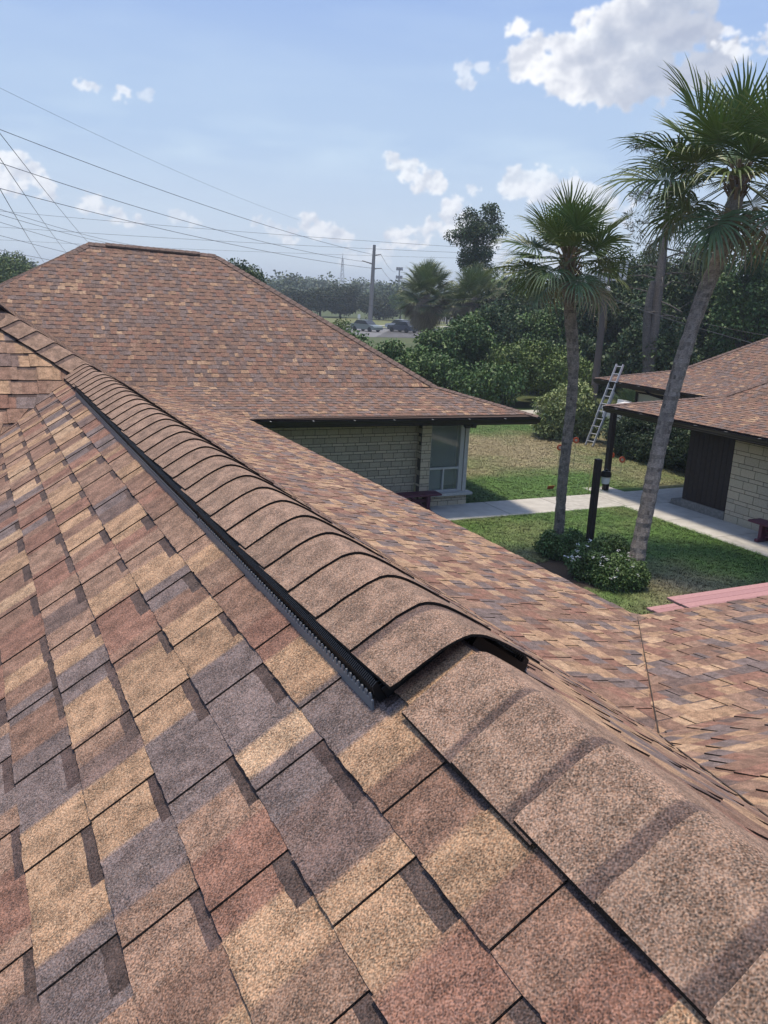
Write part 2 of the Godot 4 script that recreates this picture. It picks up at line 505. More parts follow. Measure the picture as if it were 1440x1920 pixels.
# poly: corners in (u, v) metres, v upslope from the eave. Lays laminated shingles course by course and remembers each tab.
func lay(node: Node3D, o: Vector3, u: Vector3, w: Vector3, poly: PackedVector2Array, mix: Array, fine: bool, e := EXPOSURE, lens := Vector2(0.12, 0.215), thick := 1.0) -> void:
	u = u.normalized()
	w = w.normalized()
	var n := u.cross(w).normalized()
	var deck := MB.new()
	var top := 0.0
	var vmin := 1e9
	var pts := []
	for q in poly:
		top = maxf(top, q.y); vmin = minf(vmin, q.y)
		pts.append(o + u * q.x + w * q.y - n * 0.012)
	for i in range(1, pts.size() - 1):
		deck.tri(pts[0], pts[i], pts[i + 1])
		deck.tri(pts[0] - n * 0.02, pts[i + 1] - n * 0.02, pts[i] - n * 0.02)
	var dm := part("deck", deck, M.deck, node)
	dm.set_meta("kind", "thing")
	var v := vmin
	while v < top - 0.005:
		var v1 := minf(v + e, top - 0.0005)
		var a := span(poly, v + 0.0004)
		var b := span(poly, v1 - 0.0002)
		if a.y < a.x: a = b
		if b.y < b.x: b = a
		var left := minf(a.x, b.x)
		var right := maxf(a.y, b.y)
		var x := left - rng.randf() * 0.25
		var seq := []                     # colour blends along the course
		var sx := x
		var last := Color()
		while sx < right:
			var t := tone(mix)
			sx += rng.randf_range(0.07, 0.20)
			seq.append([sx, t])
			last = t
		seq.append([1e9, last])
		var up := rng.randf() < 0.5
		while x < right:
			var len := rng.randf_range(lens.x, lens.y) if up else rng.randf_range(lens.x * 0.85, lens.y * 0.85)
			var x1 := x + len
			if x1 > left and x < right:
				var ll := clampf(x, a.x, a.y)
				var lr := clampf(x1, a.x, a.y)
				var hl := clampf(x, b.x, b.y)
				var hr := clampf(x1, b.x, b.y)
				if maxf(lr - ll, hr - hl) > 0.004:
					var ce := o + u * ((ll + lr + hl + hr) / 4.0) + w * ((v + v1) / 2.0)
					var size := seen_size(ce, sqrt(maxf(lr - ll, hr - hl) * (v1 - v)) * (0.3 + 0.7 * absf((EYE - ce).normalized().dot(n))))
					tabs.append({"size": size, "node": node, "o": o, "u": u, "w": w, "n": n, "v0": v, "v1": v1, "ll": ll, "lr": lr, "hl": hl, "hr": hr, "up": up, "seq": seq, "fine": fine, "thick": thick, "cut": v1 < v + e * 0.9})
			x = x1
			up = not up
		v += e
func seq_at(seq: Array, x: float) -> Color:
	for i in seq.size():
		if x < seq[i][0]:
			var d: float = seq[i][0] - x
			if d < 0.006 and i + 1 < seq.size(): return seq[i][1].lerp(seq[i + 1][1], 0.5 - d / 0.012)
			if i and x - seq[i - 1][0] < 0.006: return seq[i][1].lerp(seq[i - 1][1], 0.5 - (x - seq[i - 1][0]) / 0.012)
			return seq[i][1]
	return seq[-1][1]
func tab_mesh(mb: MB, d: Dictionary, at: Vector3) -> void:
	var o: Vector3 = d.o - at
	var u: Vector3 = d.u
	var w: Vector3 = d.w
	var n: Vector3 = d.n
	var hb: float = (0.0095 if d.up else 0.0058) * d.thick
	var ht := 0.0035 if d.up else 0.0005
	var fine: bool = d.fine and d.size > 14.0 and d.lr - d.ll > 0.02
	var gap := 0.0006
	var ll: float = d.ll + gap
	var lr: float = d.lr - gap
	var hl: float = d.hl + gap
	var hr: float = d.hr - gap
	if lr < ll: ll = (ll + lr) * 0.5; lr = ll
	if hr < hl: hl = (hl + hr) * 0.5; hr = hl
	var cuts := [0.0]
	var wid := maxf(lr - ll, hr - hl)
	if fine:
		var k := int(ceil(wid / 0.022))
		for i in range(1, k): cuts.append((i + rng.randf_range(-0.25, 0.25)) / k)
	for s in d.seq:
		var f: float = (s[0] - d.ll) / maxf(wid, 0.001)
		if f > 0.03 and f < 0.97:
			if fine:
				cuts.append(clampf(f - 0.006 / wid, 0.005, 0.995)); cuts.append(clampf(f + 0.006 / wid, 0.005, 0.995))
			else: cuts.append(f)
	cuts.append(1.0)
	cuts.sort()
	var edge := Color(0.035, 0.028, 0.025)
	var flank := Color(0.075, 0.055, 0.047)
	var tw := rng.randf_range(-1, 1) * 0.0012
	var band := 0.0
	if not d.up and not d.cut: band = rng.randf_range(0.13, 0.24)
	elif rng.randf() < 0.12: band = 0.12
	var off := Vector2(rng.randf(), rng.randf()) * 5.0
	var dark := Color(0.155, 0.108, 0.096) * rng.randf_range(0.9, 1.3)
	var wear := rng.randf_range(0.92, 1.06)
	var P := []
	for f in cuts:
		var jig := rng.randf_range(-0.0016, 0.0016) if fine else 0.0
		var x0 := lerpf(ll, lr, f)
		var x1 := lerpf(hl, hr, f)
		var col := seq_at(d.seq, lerpf(minf(d.ll, d.hl), maxf(d.lr, d.hr), f)) * (wear * (rng.randf_range(0.91, 1.09) if fine else 1.0))
		var fb := 1.0 - band * (1.0 + (rng.randf_range(-0.06, 0.06) if fine else 0.0))
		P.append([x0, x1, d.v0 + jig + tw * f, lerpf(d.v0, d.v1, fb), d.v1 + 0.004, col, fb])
	for i in P.size() - 1:
		var A: Array = P[i]
		var B: Array = P[i + 1]
		var ca: Color = A[5]
		var cb: Color = B[5]
		if not fine:
			ca = seq_at(d.seq, lerpf(minf(d.ll, d.hl), maxf(d.lr, d.hr), (cuts[i] + cuts[i + 1]) / 2.0)) * wear
			cb = ca
		var h0 := hb
		var p0: Vector3 = o + u * A[0] + w * A[2] + n * h0
		var p1: Vector3 = o + u * B[0] + w * B[2] + n * h0
		var am := lerpf(A[0], A[1], A[6])
		var bm := lerpf(B[0], B[1], B[6])
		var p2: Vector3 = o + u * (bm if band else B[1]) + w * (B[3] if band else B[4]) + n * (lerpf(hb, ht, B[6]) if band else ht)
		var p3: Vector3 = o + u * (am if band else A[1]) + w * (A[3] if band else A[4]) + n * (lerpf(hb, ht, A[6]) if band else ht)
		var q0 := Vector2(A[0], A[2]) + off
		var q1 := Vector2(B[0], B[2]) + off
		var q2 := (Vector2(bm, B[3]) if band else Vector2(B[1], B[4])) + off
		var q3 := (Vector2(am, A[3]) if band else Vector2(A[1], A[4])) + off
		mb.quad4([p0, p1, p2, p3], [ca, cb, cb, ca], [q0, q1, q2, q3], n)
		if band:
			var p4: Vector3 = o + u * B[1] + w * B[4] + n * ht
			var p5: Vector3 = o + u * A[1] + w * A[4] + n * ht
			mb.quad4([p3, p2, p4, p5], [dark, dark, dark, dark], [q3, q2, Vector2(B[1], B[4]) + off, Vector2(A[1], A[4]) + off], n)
		if B[0] - A[0] > 0.002: mb.quad(p0 - n * (hb + 0.004), p1 - n * (hb + 0.004), p1, p0, edge)
	if d.up or fine:
		var L: Array = P[0]
		var R: Array = P[-1]
		var a0: Vector3 = o + u * L[0] + w * L[2]
		var a1: Vector3 = o + u * L[1] + w * L[4]
		mb.quad(a1, a0, a0 + n * hb, a1 + n * ht, flank if d.thick < 1.2 else edge)
		var b0: Vector3 = o + u * R[0] + w * R[2]
		var b1: Vector3 = o + u * R[1] + w * R[4]
		mb.quad(b0, b1, b1 + n * ht, b0 + n * hb, flank if d.thick < 1.2 else edge)
# the tabs that show largest become parts of their own, the rest of each slope one mesh
func build_tabs(most: int) -> void:
	tabs.sort_custom(func(a, b): return a.size > b.size)
	var rest := {}
	for i in tabs.size():
		var d: Dictionary = tabs[i]
		if i < most and d.size > 9.0:
			var mb := MB.new()
			var ce: Vector3 = d.o + d.u * ((d.ll + d.lr) / 2.0) + d.w * d.v0
			tab_mesh(mb, d, ce)
			put("shingle", mb.mesh(), M.shingle, d.node, Transform3D(Basis(), ce))
		else:
			if not rest.has(d.node): rest[d.node] = MB.new()
			tab_mesh(rest[d.node], d, Vector3.ZERO)
	for k in rest: part("shingles", rest[k], M.shingle, k, "stuff")
	tabs.clear()
# a bent cap shingle over a ridge or hip: from a (its butt, on top) to b, dl and dr run down the two slopes
func cap(mb: MB, a: Vector3, b: Vector3, dl: Vector3, dr: Vector3, hw: float, r: float, lift: float, butt: float, at: Vector3, steps := 6, band := true, tint := Color(0.50, 0.335, 0.245), edge := Color(0.03, 0.024, 0.022)) -> void:
	var d := (b - a).normalized()
	var up := -(dl + dr).normalized()
	var off := Vector2(rng.randf(), rng.randf()) * 5.0
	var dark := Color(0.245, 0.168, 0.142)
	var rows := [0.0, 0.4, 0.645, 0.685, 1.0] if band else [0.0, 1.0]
	var G := []
	var shade := rng.randf_range(0.9, 1.1)
	var skew := rng.randf_range(-0.006, 0.006)
	var blot := []
	for i in steps * 2 + 1: blot.append(rng.randf_range(0.92, 1.08))
	for k in rows.size():
		var f: float = rows[k]
		var row := []
		for i in range(-steps, steps + 1):
			var s := hw * absf(i) / steps
			var dd := dl if i < 0 else dr
			var flat := dd - up * dd.dot(up)
			var drop := -dd.dot(up)
			var p := a.lerp(b, f) + flat * s - up * drop * (sqrt(s * s + r * r) - r) + up * (lift + butt * (1.0 - f))
			if f == 0.0 and absi(i) == steps: p += d * 0.002
			p += d * (skew * i / steps + (rng.randf_range(-0.0012, 0.0012) if f == 0.0 else 0.0))
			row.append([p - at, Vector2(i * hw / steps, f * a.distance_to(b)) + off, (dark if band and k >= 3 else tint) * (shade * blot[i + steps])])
		G.append(row)
	var flip: bool = (G[0][1][0] - G[0][0][0]).cross(G[1][0][0] - G[0][0][0]).dot(up) < 0.0
	for k in rows.size() - 1:
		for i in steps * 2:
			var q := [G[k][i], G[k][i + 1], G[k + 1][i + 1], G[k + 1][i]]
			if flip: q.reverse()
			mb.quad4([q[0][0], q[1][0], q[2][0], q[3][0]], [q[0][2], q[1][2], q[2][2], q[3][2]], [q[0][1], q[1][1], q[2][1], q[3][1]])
	var th := up * 0.0048
	for i in steps * 2:
		var p: Vector3 = G[0][i][0]
		var q: Vector3 = G[0][i + 1][0]
		if flip: mb.quad(q - th, p - th, p, q, edge)
		else: mb.quad(p - th, q - th, q, p, edge)
	for k in rows.size() - 1:
		for i in [0, steps * 2]:
			var p: Vector3 = G[k][i][0]
			var q: Vector3 = G[k + 1][i][0]
			if (i == 0) != flip: mb.quad(q - th, p - th, p, q, edge)
			else: mb.quad(p - th, q - th, q, p, edge)
func downslope(n: Vector3, line: Vector3) -> Vector3:
	var d := n.cross(line).normalized()
	return d if d.y < 0.0 else -d

# ---------------------------------------------------------------- the linked building
const MIX_NEAR := [0.22, 0.07, 0.19, 0.15, 0.16, 0.06, 0.15, 0.10]
const MIX_FAR := [0.05, 0.01, 0.30, 0.16, 0.24, 0.16, 0.08, 0.22]  # same shingles toned greyer: distance haze and dimmer light put into the mix
func slope_node(b: Node3D) -> Node3D:
	return holder("roof_slope", b)
const GUTTER := [Vector2(0, 0), Vector2(0, -0.12), Vector2(0.07, -0.12), Vector2(0.085, -0.10), Vector2(0.09, -0.07), Vector2(0.11, -0.035), Vector2(0.118, 0.0), Vector2(0.105, 0.0), Vector2(0.1, -0.03), Vector2(0.075, -0.075), Vector2(0.06, -0.105), Vector2(0.012, -0.105), Vector2(0.012, 0)]
# fascia and soffit, and on request a gutter with its hangers or a pale drip edge, along the eave a -> b; out points away from the roof
func eave(b: Node3D, a: Vector3, c: Vector3, out: Vector3, depth: float, gutter: bool, drip: bool) -> void:
	var mb := MB.new()
	var dn := Vector3(0, -0.02, 0)
	mb.sweep(PackedVector2Array([Vector2(-0.05, 0), Vector2(-0.05, -0.17), Vector2(-0.02, -0.17), Vector2(-0.02, 0)]), a + dn, c + dn, out, Vector3.UP)
	part("fascia", mb, M.gutter, b)
	mb = MB.new()
	mb.sweep(PackedVector2Array([Vector2(-depth, -0.19), Vector2(-0.055, -0.19), Vector2(-0.055, -0.16), Vector2(-depth, -0.16)]), a, c, out, Vector3.UP)
	part("soffit", mb, M.brown, b)
	if gutter:
		mb = MB.new()
		mb.sweep(PackedVector2Array(GUTTER), a + Vector3(0, -0.035, 0) - out * 0.018, c + Vector3(0, -0.035, 0) - out * 0.018, out, Vector3.UP)
		var g := part("gutter", mb, M.gutter, b)
		var l := a.distance_to(c)
		var k := 0.5
		while k < l - 0.2:
			var p := a.lerp(c, k / l) + Vector3(0, -0.036, 0)
			mb = MB.new()
			mb.beam(p - out * 0.015, p + out * 0.098, 0.022, 0.004)
			part("hanger", mb, M.alu, g)
			k += 0.95
	if drip:
		mb = MB.new()
		mb.sweep(PackedVector2Array([Vector2(-0.06, -0.012), Vector2(0.012, -0.016), Vector2(0.016, -0.05), Vector2(0.008, -0.05), Vector2(0.004, -0.022), Vector2(-0.06, -0.02)]), a, c, out, Vector3.UP)
		part("drip_edge", mb, M.drip, b)
# a run of blocks: full and half courses in turn on a mortar slab; along u from o, facing out
func blocks(wall: Node3D, o: Vector3, u: Vector3, out: Vector3, length: float, height: float, full: float, len: float, mats: Array, first_full := true) -> void:
	var mb := MB.new()
	mb.sweep(PackedVector2Array([Vector2(0, 0), Vector2(0, height), Vector2(-0.16, height), Vector2(-0.16, 0)]), o - out * 0.011, o - out * 0.011 + u * length, out, Vector3.UP)
	part("mortar", mb, M.mortar, wall)
	var meshes := {}
	var y := 0.0
	var row := 0
	var is_full := first_full
	while y < height - 0.02:
		var h := minf(full if is_full else full * 0.5, height - y)
		var x := -len * (0.5 if row % 2 else 0.0) - len * 0.15 * (row % 3)
		while x < length - 0.01:
			var x0 := maxf(x, 0.0)
			var x1 := minf(x + len, length)
			if x1 - x0 > 0.03:
				var key := Vector2i(int(round((x1 - x0) * 500)), int(round(h * 500)))
				if not meshes.has(key):
					var q := MB.new()
					q.chamfered(Vector3(-(x1 - x0) / 2 + 0.006, 0.006, -0.05), Vector3((x1 - x0) / 2 - 0.006, h - 0.006, 0.0), 0.004)
					meshes[key] = q.mesh()
				var basis := Basis(u, Vector3.UP, u.cross(Vector3.UP)) if u.cross(Vector3.UP).dot(out) > 0 else Basis(-u, Vector3.UP, out)
				put("block", meshes[key], (mats if is_full else M.block)[rng.randi() % 3], wall, Transform3D(basis, o + u * ((x0 + x1) / 2) + Vector3(0, y, 0) + out * rng.randf_range(-0.002, 0.002)))
			x += len
		y += h
		row += 1
		is_full = not is_full
func caps_along(b: Node3D, called: String, a: Vector3, c: Vector3, nl: Vector3, nr: Vector3, hw: float, lift: float, step: float, joined: bool) -> void:
	var line := (c - a).normalized()
	var dl := downslope(nl, line)
	var dr := downslope(nr, line)
	var l := a.distance_to(c)
	var mb := MB.new()
	var k := int(l / step)
	for i in k:
		var p := a + line * (i * step)
		var q := a + line * minf(i * step + step * 1.2, l)
		if joined: cap(mb, p, q, dl, dr, hw, 0.015, lift, 0.012, Vector3.ZERO, 3, true, Color(0.31, 0.215, 0.18), Color(0.12, 0.085, 0.075))
		else:
			var one := MB.new()
			cap(one, p, q, dl, dr, hw, 0.015, lift, 0.010, p, 6, true)
			put(called, one.mesh(), M.shingle, b, Transform3D(Basis(), p))
	if joined: part(called + "s", mb, M.shingle, b, "stuff")
func near_building() -> void:
	var b := thing("shingled_building", "tan block building whose brown shingle roofs carry the black ridge vent, nearest the viewer", "building", Vector3(2, 0, -10))
	var k := sqrt(1.0 + S * S)
	var run := 2.379
	var zj := -6.4
	# near left slope
	var s := slope_node(b)
	lay(s, Vector3(RX - run, RY - S * run, 0), Vector3(0, 0, 1), Vector3(1, S, 0), PackedVector2Array([Vector2(zj + run, 0), Vector2(0.25 + run * S / 0.5, 0), Vector2(0.25, run * k), Vector2(zj, run * k)]), MIX_NEAR, true)
	# its low flare
	s = slope_node(b)
	lay(s, Vector3(RX - run - 2.1, RY - S * run - 0.52, 0), Vector3(0, 0, 1), Vector3(2.1, 0.52, 0), PackedVector2Array([Vector2(zj + run + 2.1, 0), Vector2(5.5, 0), Vector2(3.42, 2.163), Vector2(zj + run, 2.163)]), MIX_NEAR, false)
	# the face of the taller wing
	s = slope_node(b)
	lay(s, Vector3(RX, RY - S * 2.4, zj + 2.4), Vector3(1, 0, 0), Vector3(0, S, -1), PackedVector2Array([Vector2(-3.5, 0), Vector2(-2.36, 0), Vector2(0, 2.4 * k), Vector2(-0.55, 2.95 * k)]), MIX_NEAR, true)
	# near right slope, steep part and flare
	s = slope_node(b)
	lay(s, Vector3(BX, BY, 0), Vector3(0, 0, -1), Vector3(-1, S, 0), PackedVector2Array([Vector2(2.97, 0), Vector2(19.19, 0), Vector2(21.6, 2.409 * k), Vector2(-0.24, 2.409 * k)]), MIX_NEAR, true)
	lay(s, Vector3(BX, BY, 0), Vector3(0, 0, -1), Vector3(-1, S, 0), PackedVector2Array([Vector2(-zj, 2.409 * k), Vector2(21.6, 2.409 * k), Vector2(22.15, 2.96 * k), Vector2(-zj + 0.55, 2.96 * k)]), MIX_NEAR, true)
	s = slope_node(b)
	lay(s, Vector3(5.26, 2.36, 0), Vector3(0, 0, -1), Vector3(-2.1, 0.497, 0), PackedVector2Array([Vector2(5.38, 0), Vector2(17.17, 0), Vector2(19.19, 2.158), Vector2(2.97, 2.158)]), MIX_NEAR, true, EXPOSURE, Vector2(0.15, 0.27), 1.5)
	# the wing on the right: flare and steep part, facing the courtyard
	s = slope_node(b)
	lay(s, Vector3(0, 2.36, -5.38), Vector3(-1, 0, 0), Vector3(0, 0.497, 2.41), PackedVector2Array([Vector2(-14, 0), Vector2(-5.12, 0), Vector2(-3.02, 2.4655), Vector2(-14, 2.4655)]), MIX_NEAR, true, EXPOSURE, Vector2(0.15, 0.27), 1.5)
	s = slope_node(b)
	lay(s, Vector3(0, BY, -2.97), Vector3(-1, 0, 0), Vector3(0, 0.5, 1), PackedVector2Array([Vector2(-14, 0), Vector2(-3.02, 0), Vector2(-0.65, 3.6), Vector2(-14, 3.6)]), MIX_NEAR, true, EXPOSURE, Vector2(0.15, 0.27), 1.7)
	s = slope_node(b)
	lay(s, Vector3(0, BY, 3.46), Vector3(1, 0, 0), Vector3(0, 0.5, -1), PackedVector2Array([Vector2(-1.65, 0), Vector2(14, 0), Vector2(14, 3.59), Vector2(0.751, 3.59)]), MIX_NEAR, false)
	for q in [[Vector3(5.24, 2.374, -5.36), Vector3(3.17, 2.871, -2.98)], [Vector3(3.16, 2.871, -2.97), Vector3(0.95, 4.341, -0.02)]]:
		var line := MB.new()
		line.beam(q[0], q[1], 0.006, 0.010, Color(0.05, 0.036, 0.03))
		part("valley_cut", line, M.vc, b)
	# ridge caps on the open ridge, lapped away from the vent
	var dl := Vector3(-1, -S, 0).normalized()
	var dr := Vector3(1, -S, 0).normalized()
	var z := -0.964
	var zs := [-1.124, -0.964, -0.797, -0.629, -0.463, -0.297, -0.13, 0.04]
	for i in zs.size():
		var one := MB.new()
		var p := Vector3(RX, RY - 0.006, zs[i])
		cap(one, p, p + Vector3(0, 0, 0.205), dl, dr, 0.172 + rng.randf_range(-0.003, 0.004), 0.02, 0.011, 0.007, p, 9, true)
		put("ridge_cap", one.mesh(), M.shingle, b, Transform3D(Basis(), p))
	# one cap closes the gap beside the vent's end
	# caps over the ridge vent, butts towards the near end
	for i in 32:
		var zz := -1.148 - i * 0.1665
		var p := Vector3(RX, RY, zz)
		var one := MB.new()
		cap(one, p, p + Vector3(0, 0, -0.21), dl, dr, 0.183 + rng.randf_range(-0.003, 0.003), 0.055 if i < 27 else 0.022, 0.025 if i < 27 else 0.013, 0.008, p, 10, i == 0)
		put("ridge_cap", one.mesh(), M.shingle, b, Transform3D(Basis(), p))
	var plug := MB.new()
	for i in [-1, 1]:
		var d: Vector3 = dl if i < 0 else dr
		for e in 4:
			var c := Vector3(RX, RY + 0.022, -1.19 - e * 0.012) + d * 0.105
			plug.box(Transform3D(Basis(d * float(i), Vector3(0, 0, 1).cross(d * float(i)), Vector3(0, 0, 1)), c), Vector3(0.13, 0.022, 0.003))
	part("vent_end_plug", plug, M.black, b)
	# the vent itself: a grey scalloped flange and black ribs in four lengths
	for side in [-1, 1]:
		var d: Vector3 = dl if side < 0 else dr
		var n := Vector3(d.y, -d.x, 0) if side < 0 else Vector3(-d.y, d.x, 0)
		var vent := holder("ridge_vent", b)
		var ends := [-1.192, -2.43, -3.65, -4.87, -5.51]
		for j in 4:
			var z0: float = ends[j] - 0.002
			var z1: float = ends[j + 1]
			var fl := MB.new()
			var base := Vector3(RX, RY, 0)
			var xf := func(a: float, h: float, zz: float) -> Vector3: return base + d * a + n * h + Vector3(0, 0, zz)
			fl.sweep(PackedVector2Array([Vector2(0.1915, 0.003), Vector2(0.183, 0.018), Vector2(0.1795, 0.018), Vector2(0.188, 0.002)]), base + Vector3(0, 0, z0), base + Vector3(0, 0, z1), d, n)
			var tu := (d * -0.45 + n * 0.89).normalized()
			var tn := (d * 0.89 + n * 0.45).normalized()
			var zz := z0 - 0.006
			while zz > z1 + 0.014:
				var out := PackedVector2Array()
				for q in [Vector2(0.0, 0.0), Vector2(0.008, 0.0003), Vector2(0.0108, 0.0022), Vector2(0.0116, 0.005), Vector2(0.0108, 0.0078), Vector2(0.008, 0.0097), Vector2(0.0, 0.01)]: out.append(Vector2(q.x, -q.y))
				fl.sweep(out, base + d * 0.1802 + n * 0.0165 + Vector3(0, 0, zz), base + d * 0.1802 + n * 0.0165 + tn * 0.003 + Vector3(0, 0, zz), tu, Vector3(0, 0, 1))
				zz -= 0.0172
			part("flange", fl, M.flange, vent)
			var rb := MB.new()
			zz = z0 - 0.002
			while zz > z1 + 0.004:
				rb.sweep(PackedVector2Array([Vector2(0.174, 0.005), Vector2(0.174, 0.024), Vector2(0.169, 0.040), Vector2(0.157, 0.043), Vector2(0.157, 0.005)]), base + Vector3(0, 0, zz), base + Vector3(0, 0, zz - 0.0028), d, n)
				zz -= 0.0064
			part("ribs", rb, M.black, vent, "stuff")
			var bk := MB.new()
			bk.sweep(PackedVector2Array([Vector2(0.04, 0.001), Vector2(0.163, 0.001), Vector2(0.163, 0.036), Vector2(0.04, 0.022)]), base + Vector3(0, 0, z0 - 0.03), base + Vector3(0, 0, z1), d, n)
			part("vent_core", bk, M.black, vent)
	# hip of the taller wing and its ridge
	var nF := Vector3(0, 1, S).normalized()
	var nR := Vector3(S, 1, 0).normalized()
	var nL := Vector3(-S, 1, 0).normalized()
	var P := Vector3(RX - 0.55, RY + 0.55 * S, zj - 0.55)
	caps_along(b, "hip_cap", Vector3(RX + 0.03, RY - 0.02, zj + 0.03), P + Vector3(-0.03, 0.02, -0.03), nF, nR, 0.17, 0.017, 0.1665, false)
	caps_along(b, "ridge_cap", P + Vector3(0, 0.0, 0.10), P + Vector3(0, 0.0, -15.3), nL, nR, 0.17, 0.018, 0.1665, true)
	caps_along(b, "hip_cap", P + Vector3(-2.9, -2.9 * S, 2.9), P + Vector3(-0.02, -0.01, 0.02), nF, nL, 0.17, 0.017, 0.1665, true)
	s = slope_node(b)
	lay(s, Vector3(P.x - 4.2, P.y - 4.2 * S, 0), Vector3(0, 0, 1), Vector3(1, S, 0), PackedVector2Array([Vector2(-22, 0), Vector2(P.z + 4.2, 0), Vector2(P.z, 4.2 * k), Vector2(-22, 4.2 * k)]), MIX_FAR, false)
	# far roof: front face, its flare, and the two ends
	var K1 := Vector3(3.2, 2.85, -19.19)
	var K2 := Vector3(10.6, 2.85, -18.66)
	var EL := Vector3(5.22, 2.36, -17.17)
	var ER := Vector3(12.35, 2.36, -16.71)
	var RL := Vector3(2.97, 5.95, -23.46)
	var RR := Vector3(6.14, 5.84, -23.09)
	var fu := Vector3(0.9974, 0, 0.0714)
	var fw := Vector3(0.0714, 0.73, -0.9974)
	s = slope_node(b)
	lay(s, K1, fu, fw, PackedVector2Array([Vector2(-0.5, 0), Vector2(7.42, 0), Vector2(2.66, 5.07), Vector2(-0.54, 5.26), Vector2(-3.3, 2.55)]), MIX_FAR, false)
	s = slope_node(b)
	lay(s, EL, fu, Vector3(0.0714, 0.262, -0.9974), PackedVector2Array([Vector2(0, 0), Vector2(7.144, 0.05), Vector2(5.26, 1.934), Vector2(-2.4, 1.935)]), MIX_FAR, false)
	s = slope_node(b)     # east end
	lay(s, K2, Vector3(-0.0714, 0, -0.9974).normalized(), (RR - K2).slide(Vector3(-0.0714, 0, -0.9974).normalized()), PackedVector2Array([Vector2(0, 0), Vector2(9.5, 0), Vector2(4.74, 5.07)]), MIX_FAR, false)
	s = slope_node(b)
	lay(s, ER, Vector3(0.09, 0, -0.996), (K2 - ER).slide(Vector3(0.09, 0, -0.996)), PackedVector2Array([Vector2(0, 0), Vector2(12.6, 0), Vector2(11.0, 1.83), Vector2(1.78, 1.83)]), MIX_FAR, false)
	s = slope_node(b)     # west end and back, as plain shingled slabs
	lay(s, RL - Vector3(1.075, 0.59, 0) * 4.893, Vector3(0, 0, 1), Vector3(1.075, 0.59, 0), PackedVector2Array([Vector2(-4.5, 0), Vector2(3.57, 0), Vector2(0, 5.97)]), MIX_FAR, false)
	var nFF := fu.cross(fw).normalized()
	var nFE := (Vector3(-0.0714, 0, -0.9974)).cross(RR - K2).normalized()
	if nFE.y < 0: nFE = -nFE
	var nFW := Vector3(-0.51, 0.86, 0)
	caps_along(b, "hip_cap", K2, RR, nFF, nFE, 0.16, 0.012, 0.1665, true)
	caps_along(b, "hip_cap", ER, K2, fu.cross(Vector3(0.0714, 0.262, -0.9974)), Vector3(0.25, 1, 0.05).normalized(), 0.16, 0.012, 0.1665, true)
	caps_along(b, "hip_cap", K1 + fu * -2.75 + fw.normalized() * 3.08 + Vector3(-0.4, -0.3, 0.2), RL, nFF, Vector3(-0.59, 1.075, 0).normalized(), 0.17, 0.014, 0.1665, true)
	var nBk := Vector3(-0.05, 1, -0.73).normalized()
	caps_along(b, "ridge_cap", RL, RR, nFF, nBk, 0.16, 0.014, 0.1665, true)
	var va := RL.lerp(RR, 0.13)
	var vb := RL.lerp(RR, 0.87)
	caps_along(b, "vented_ridge_cap", va, vb, nFF, nBk, 0.165, 0.036, 0.1665, true)
	var core := MB.new()
	var ln := (vb - va).normalized()
	var dF := downslope(nFF, ln)
	core.beam(va + dF * 0.10 + Vector3(0, 0.025, 0), vb + dF * 0.10 + Vector3(0, 0.025, 0), 0.09, 0.02)
	part("ridge_vent", core, M.black, b)
	# eaves
	eave(b, EL, ER, Vector3(-0.0714, 0, 0.9974), 1.05, true, false)
	eave(b, ER + Vector3(0, 0, -0.02), ER + Vector3(1.1, 0, -12.4), Vector3(0.996, 0, 0.09), 1.3, true, false)
	eave(b, Vector3(5.26, 2.36, -17.1), Vector3(5.26, 2.36, -5.52), Vector3(1, 0, 0), 1.0, false, true)
	eave(b, Vector3(5.42, 2.36, -5.38), Vector3(14, 2.36, -5.38), Vector3(0, 0, -1), 1.0, false, true)
	var cr := MB.new()       # the rounded shingle corner between the two eaves
	var arc := []
	for i in 7:
		var a := PI / 2 * i / 6.0
		arc.append(Vector3(5.44 - 0.19 * cos(a) + 0.0, 2.366, -5.56 + 0.19 * sin(a)))
	for i in 6: cr.tri(Vector3(5.1, 2.41, -5.2), arc[i + 1], arc[i], Color(0.40, 0.27, 0.2))
	part("corner_shingle", cr, M.shingle, b)
	# walls
	var w := holder("wall", b)
	blocks(w, Vector3(5.6, 0.0, -17.9), Vector3(1, 0, 0), Vector3(0, 0, 1), 4.1, 2.18, 0.137, 0.29, M.shaded_block)
	var p2 := holder("pilaster", b)
	blocks(p2, Vector3(9.70, 0, -17.66), Vector3(1, 0, 0), Vector3(0, 0, 1), 0.27, 2.18, 0.137, 0.27, M.block)
	blocks(p2, Vector3(9.70, 0, -17.91), Vector3(0, 0, 1), Vector3(-1, 0, 0), 0.235, 2.18, 0.137, 0.235, M.shaded_block)
	var bs := holder("window_base", b)
	blocks(bs, Vector3(9.985, 0, -17.72), Vector3(1, 0, 0), Vector3(0, 0, 1), 1.12, 0.28, 0.137, 0.29, M.block)
	var mb := MB.new()
	mb.block(Vector3(4.2, 0, -17.88), Vector3(5.59, 2.18, -17.7)); mb.block(Vector3(4.2, 0, -17.69), Vector3(4.38, 2.18, -4.6)); mb.block(Vector3(4.4, 0, -4.6), Vector3(14, 2.18, -4.4)); mb.block(Vector3(10.93, 0, -28.5), Vector3(11.1, 2.18, -17.92))
	part("outer_wall", mb, M.shaded_block[0], b)
	# tall window: upper pane with its blind, a rail, and a small sliding sash below
	var win := holder("window", b)
	var fr := MB.new()
	var zf := -17.80
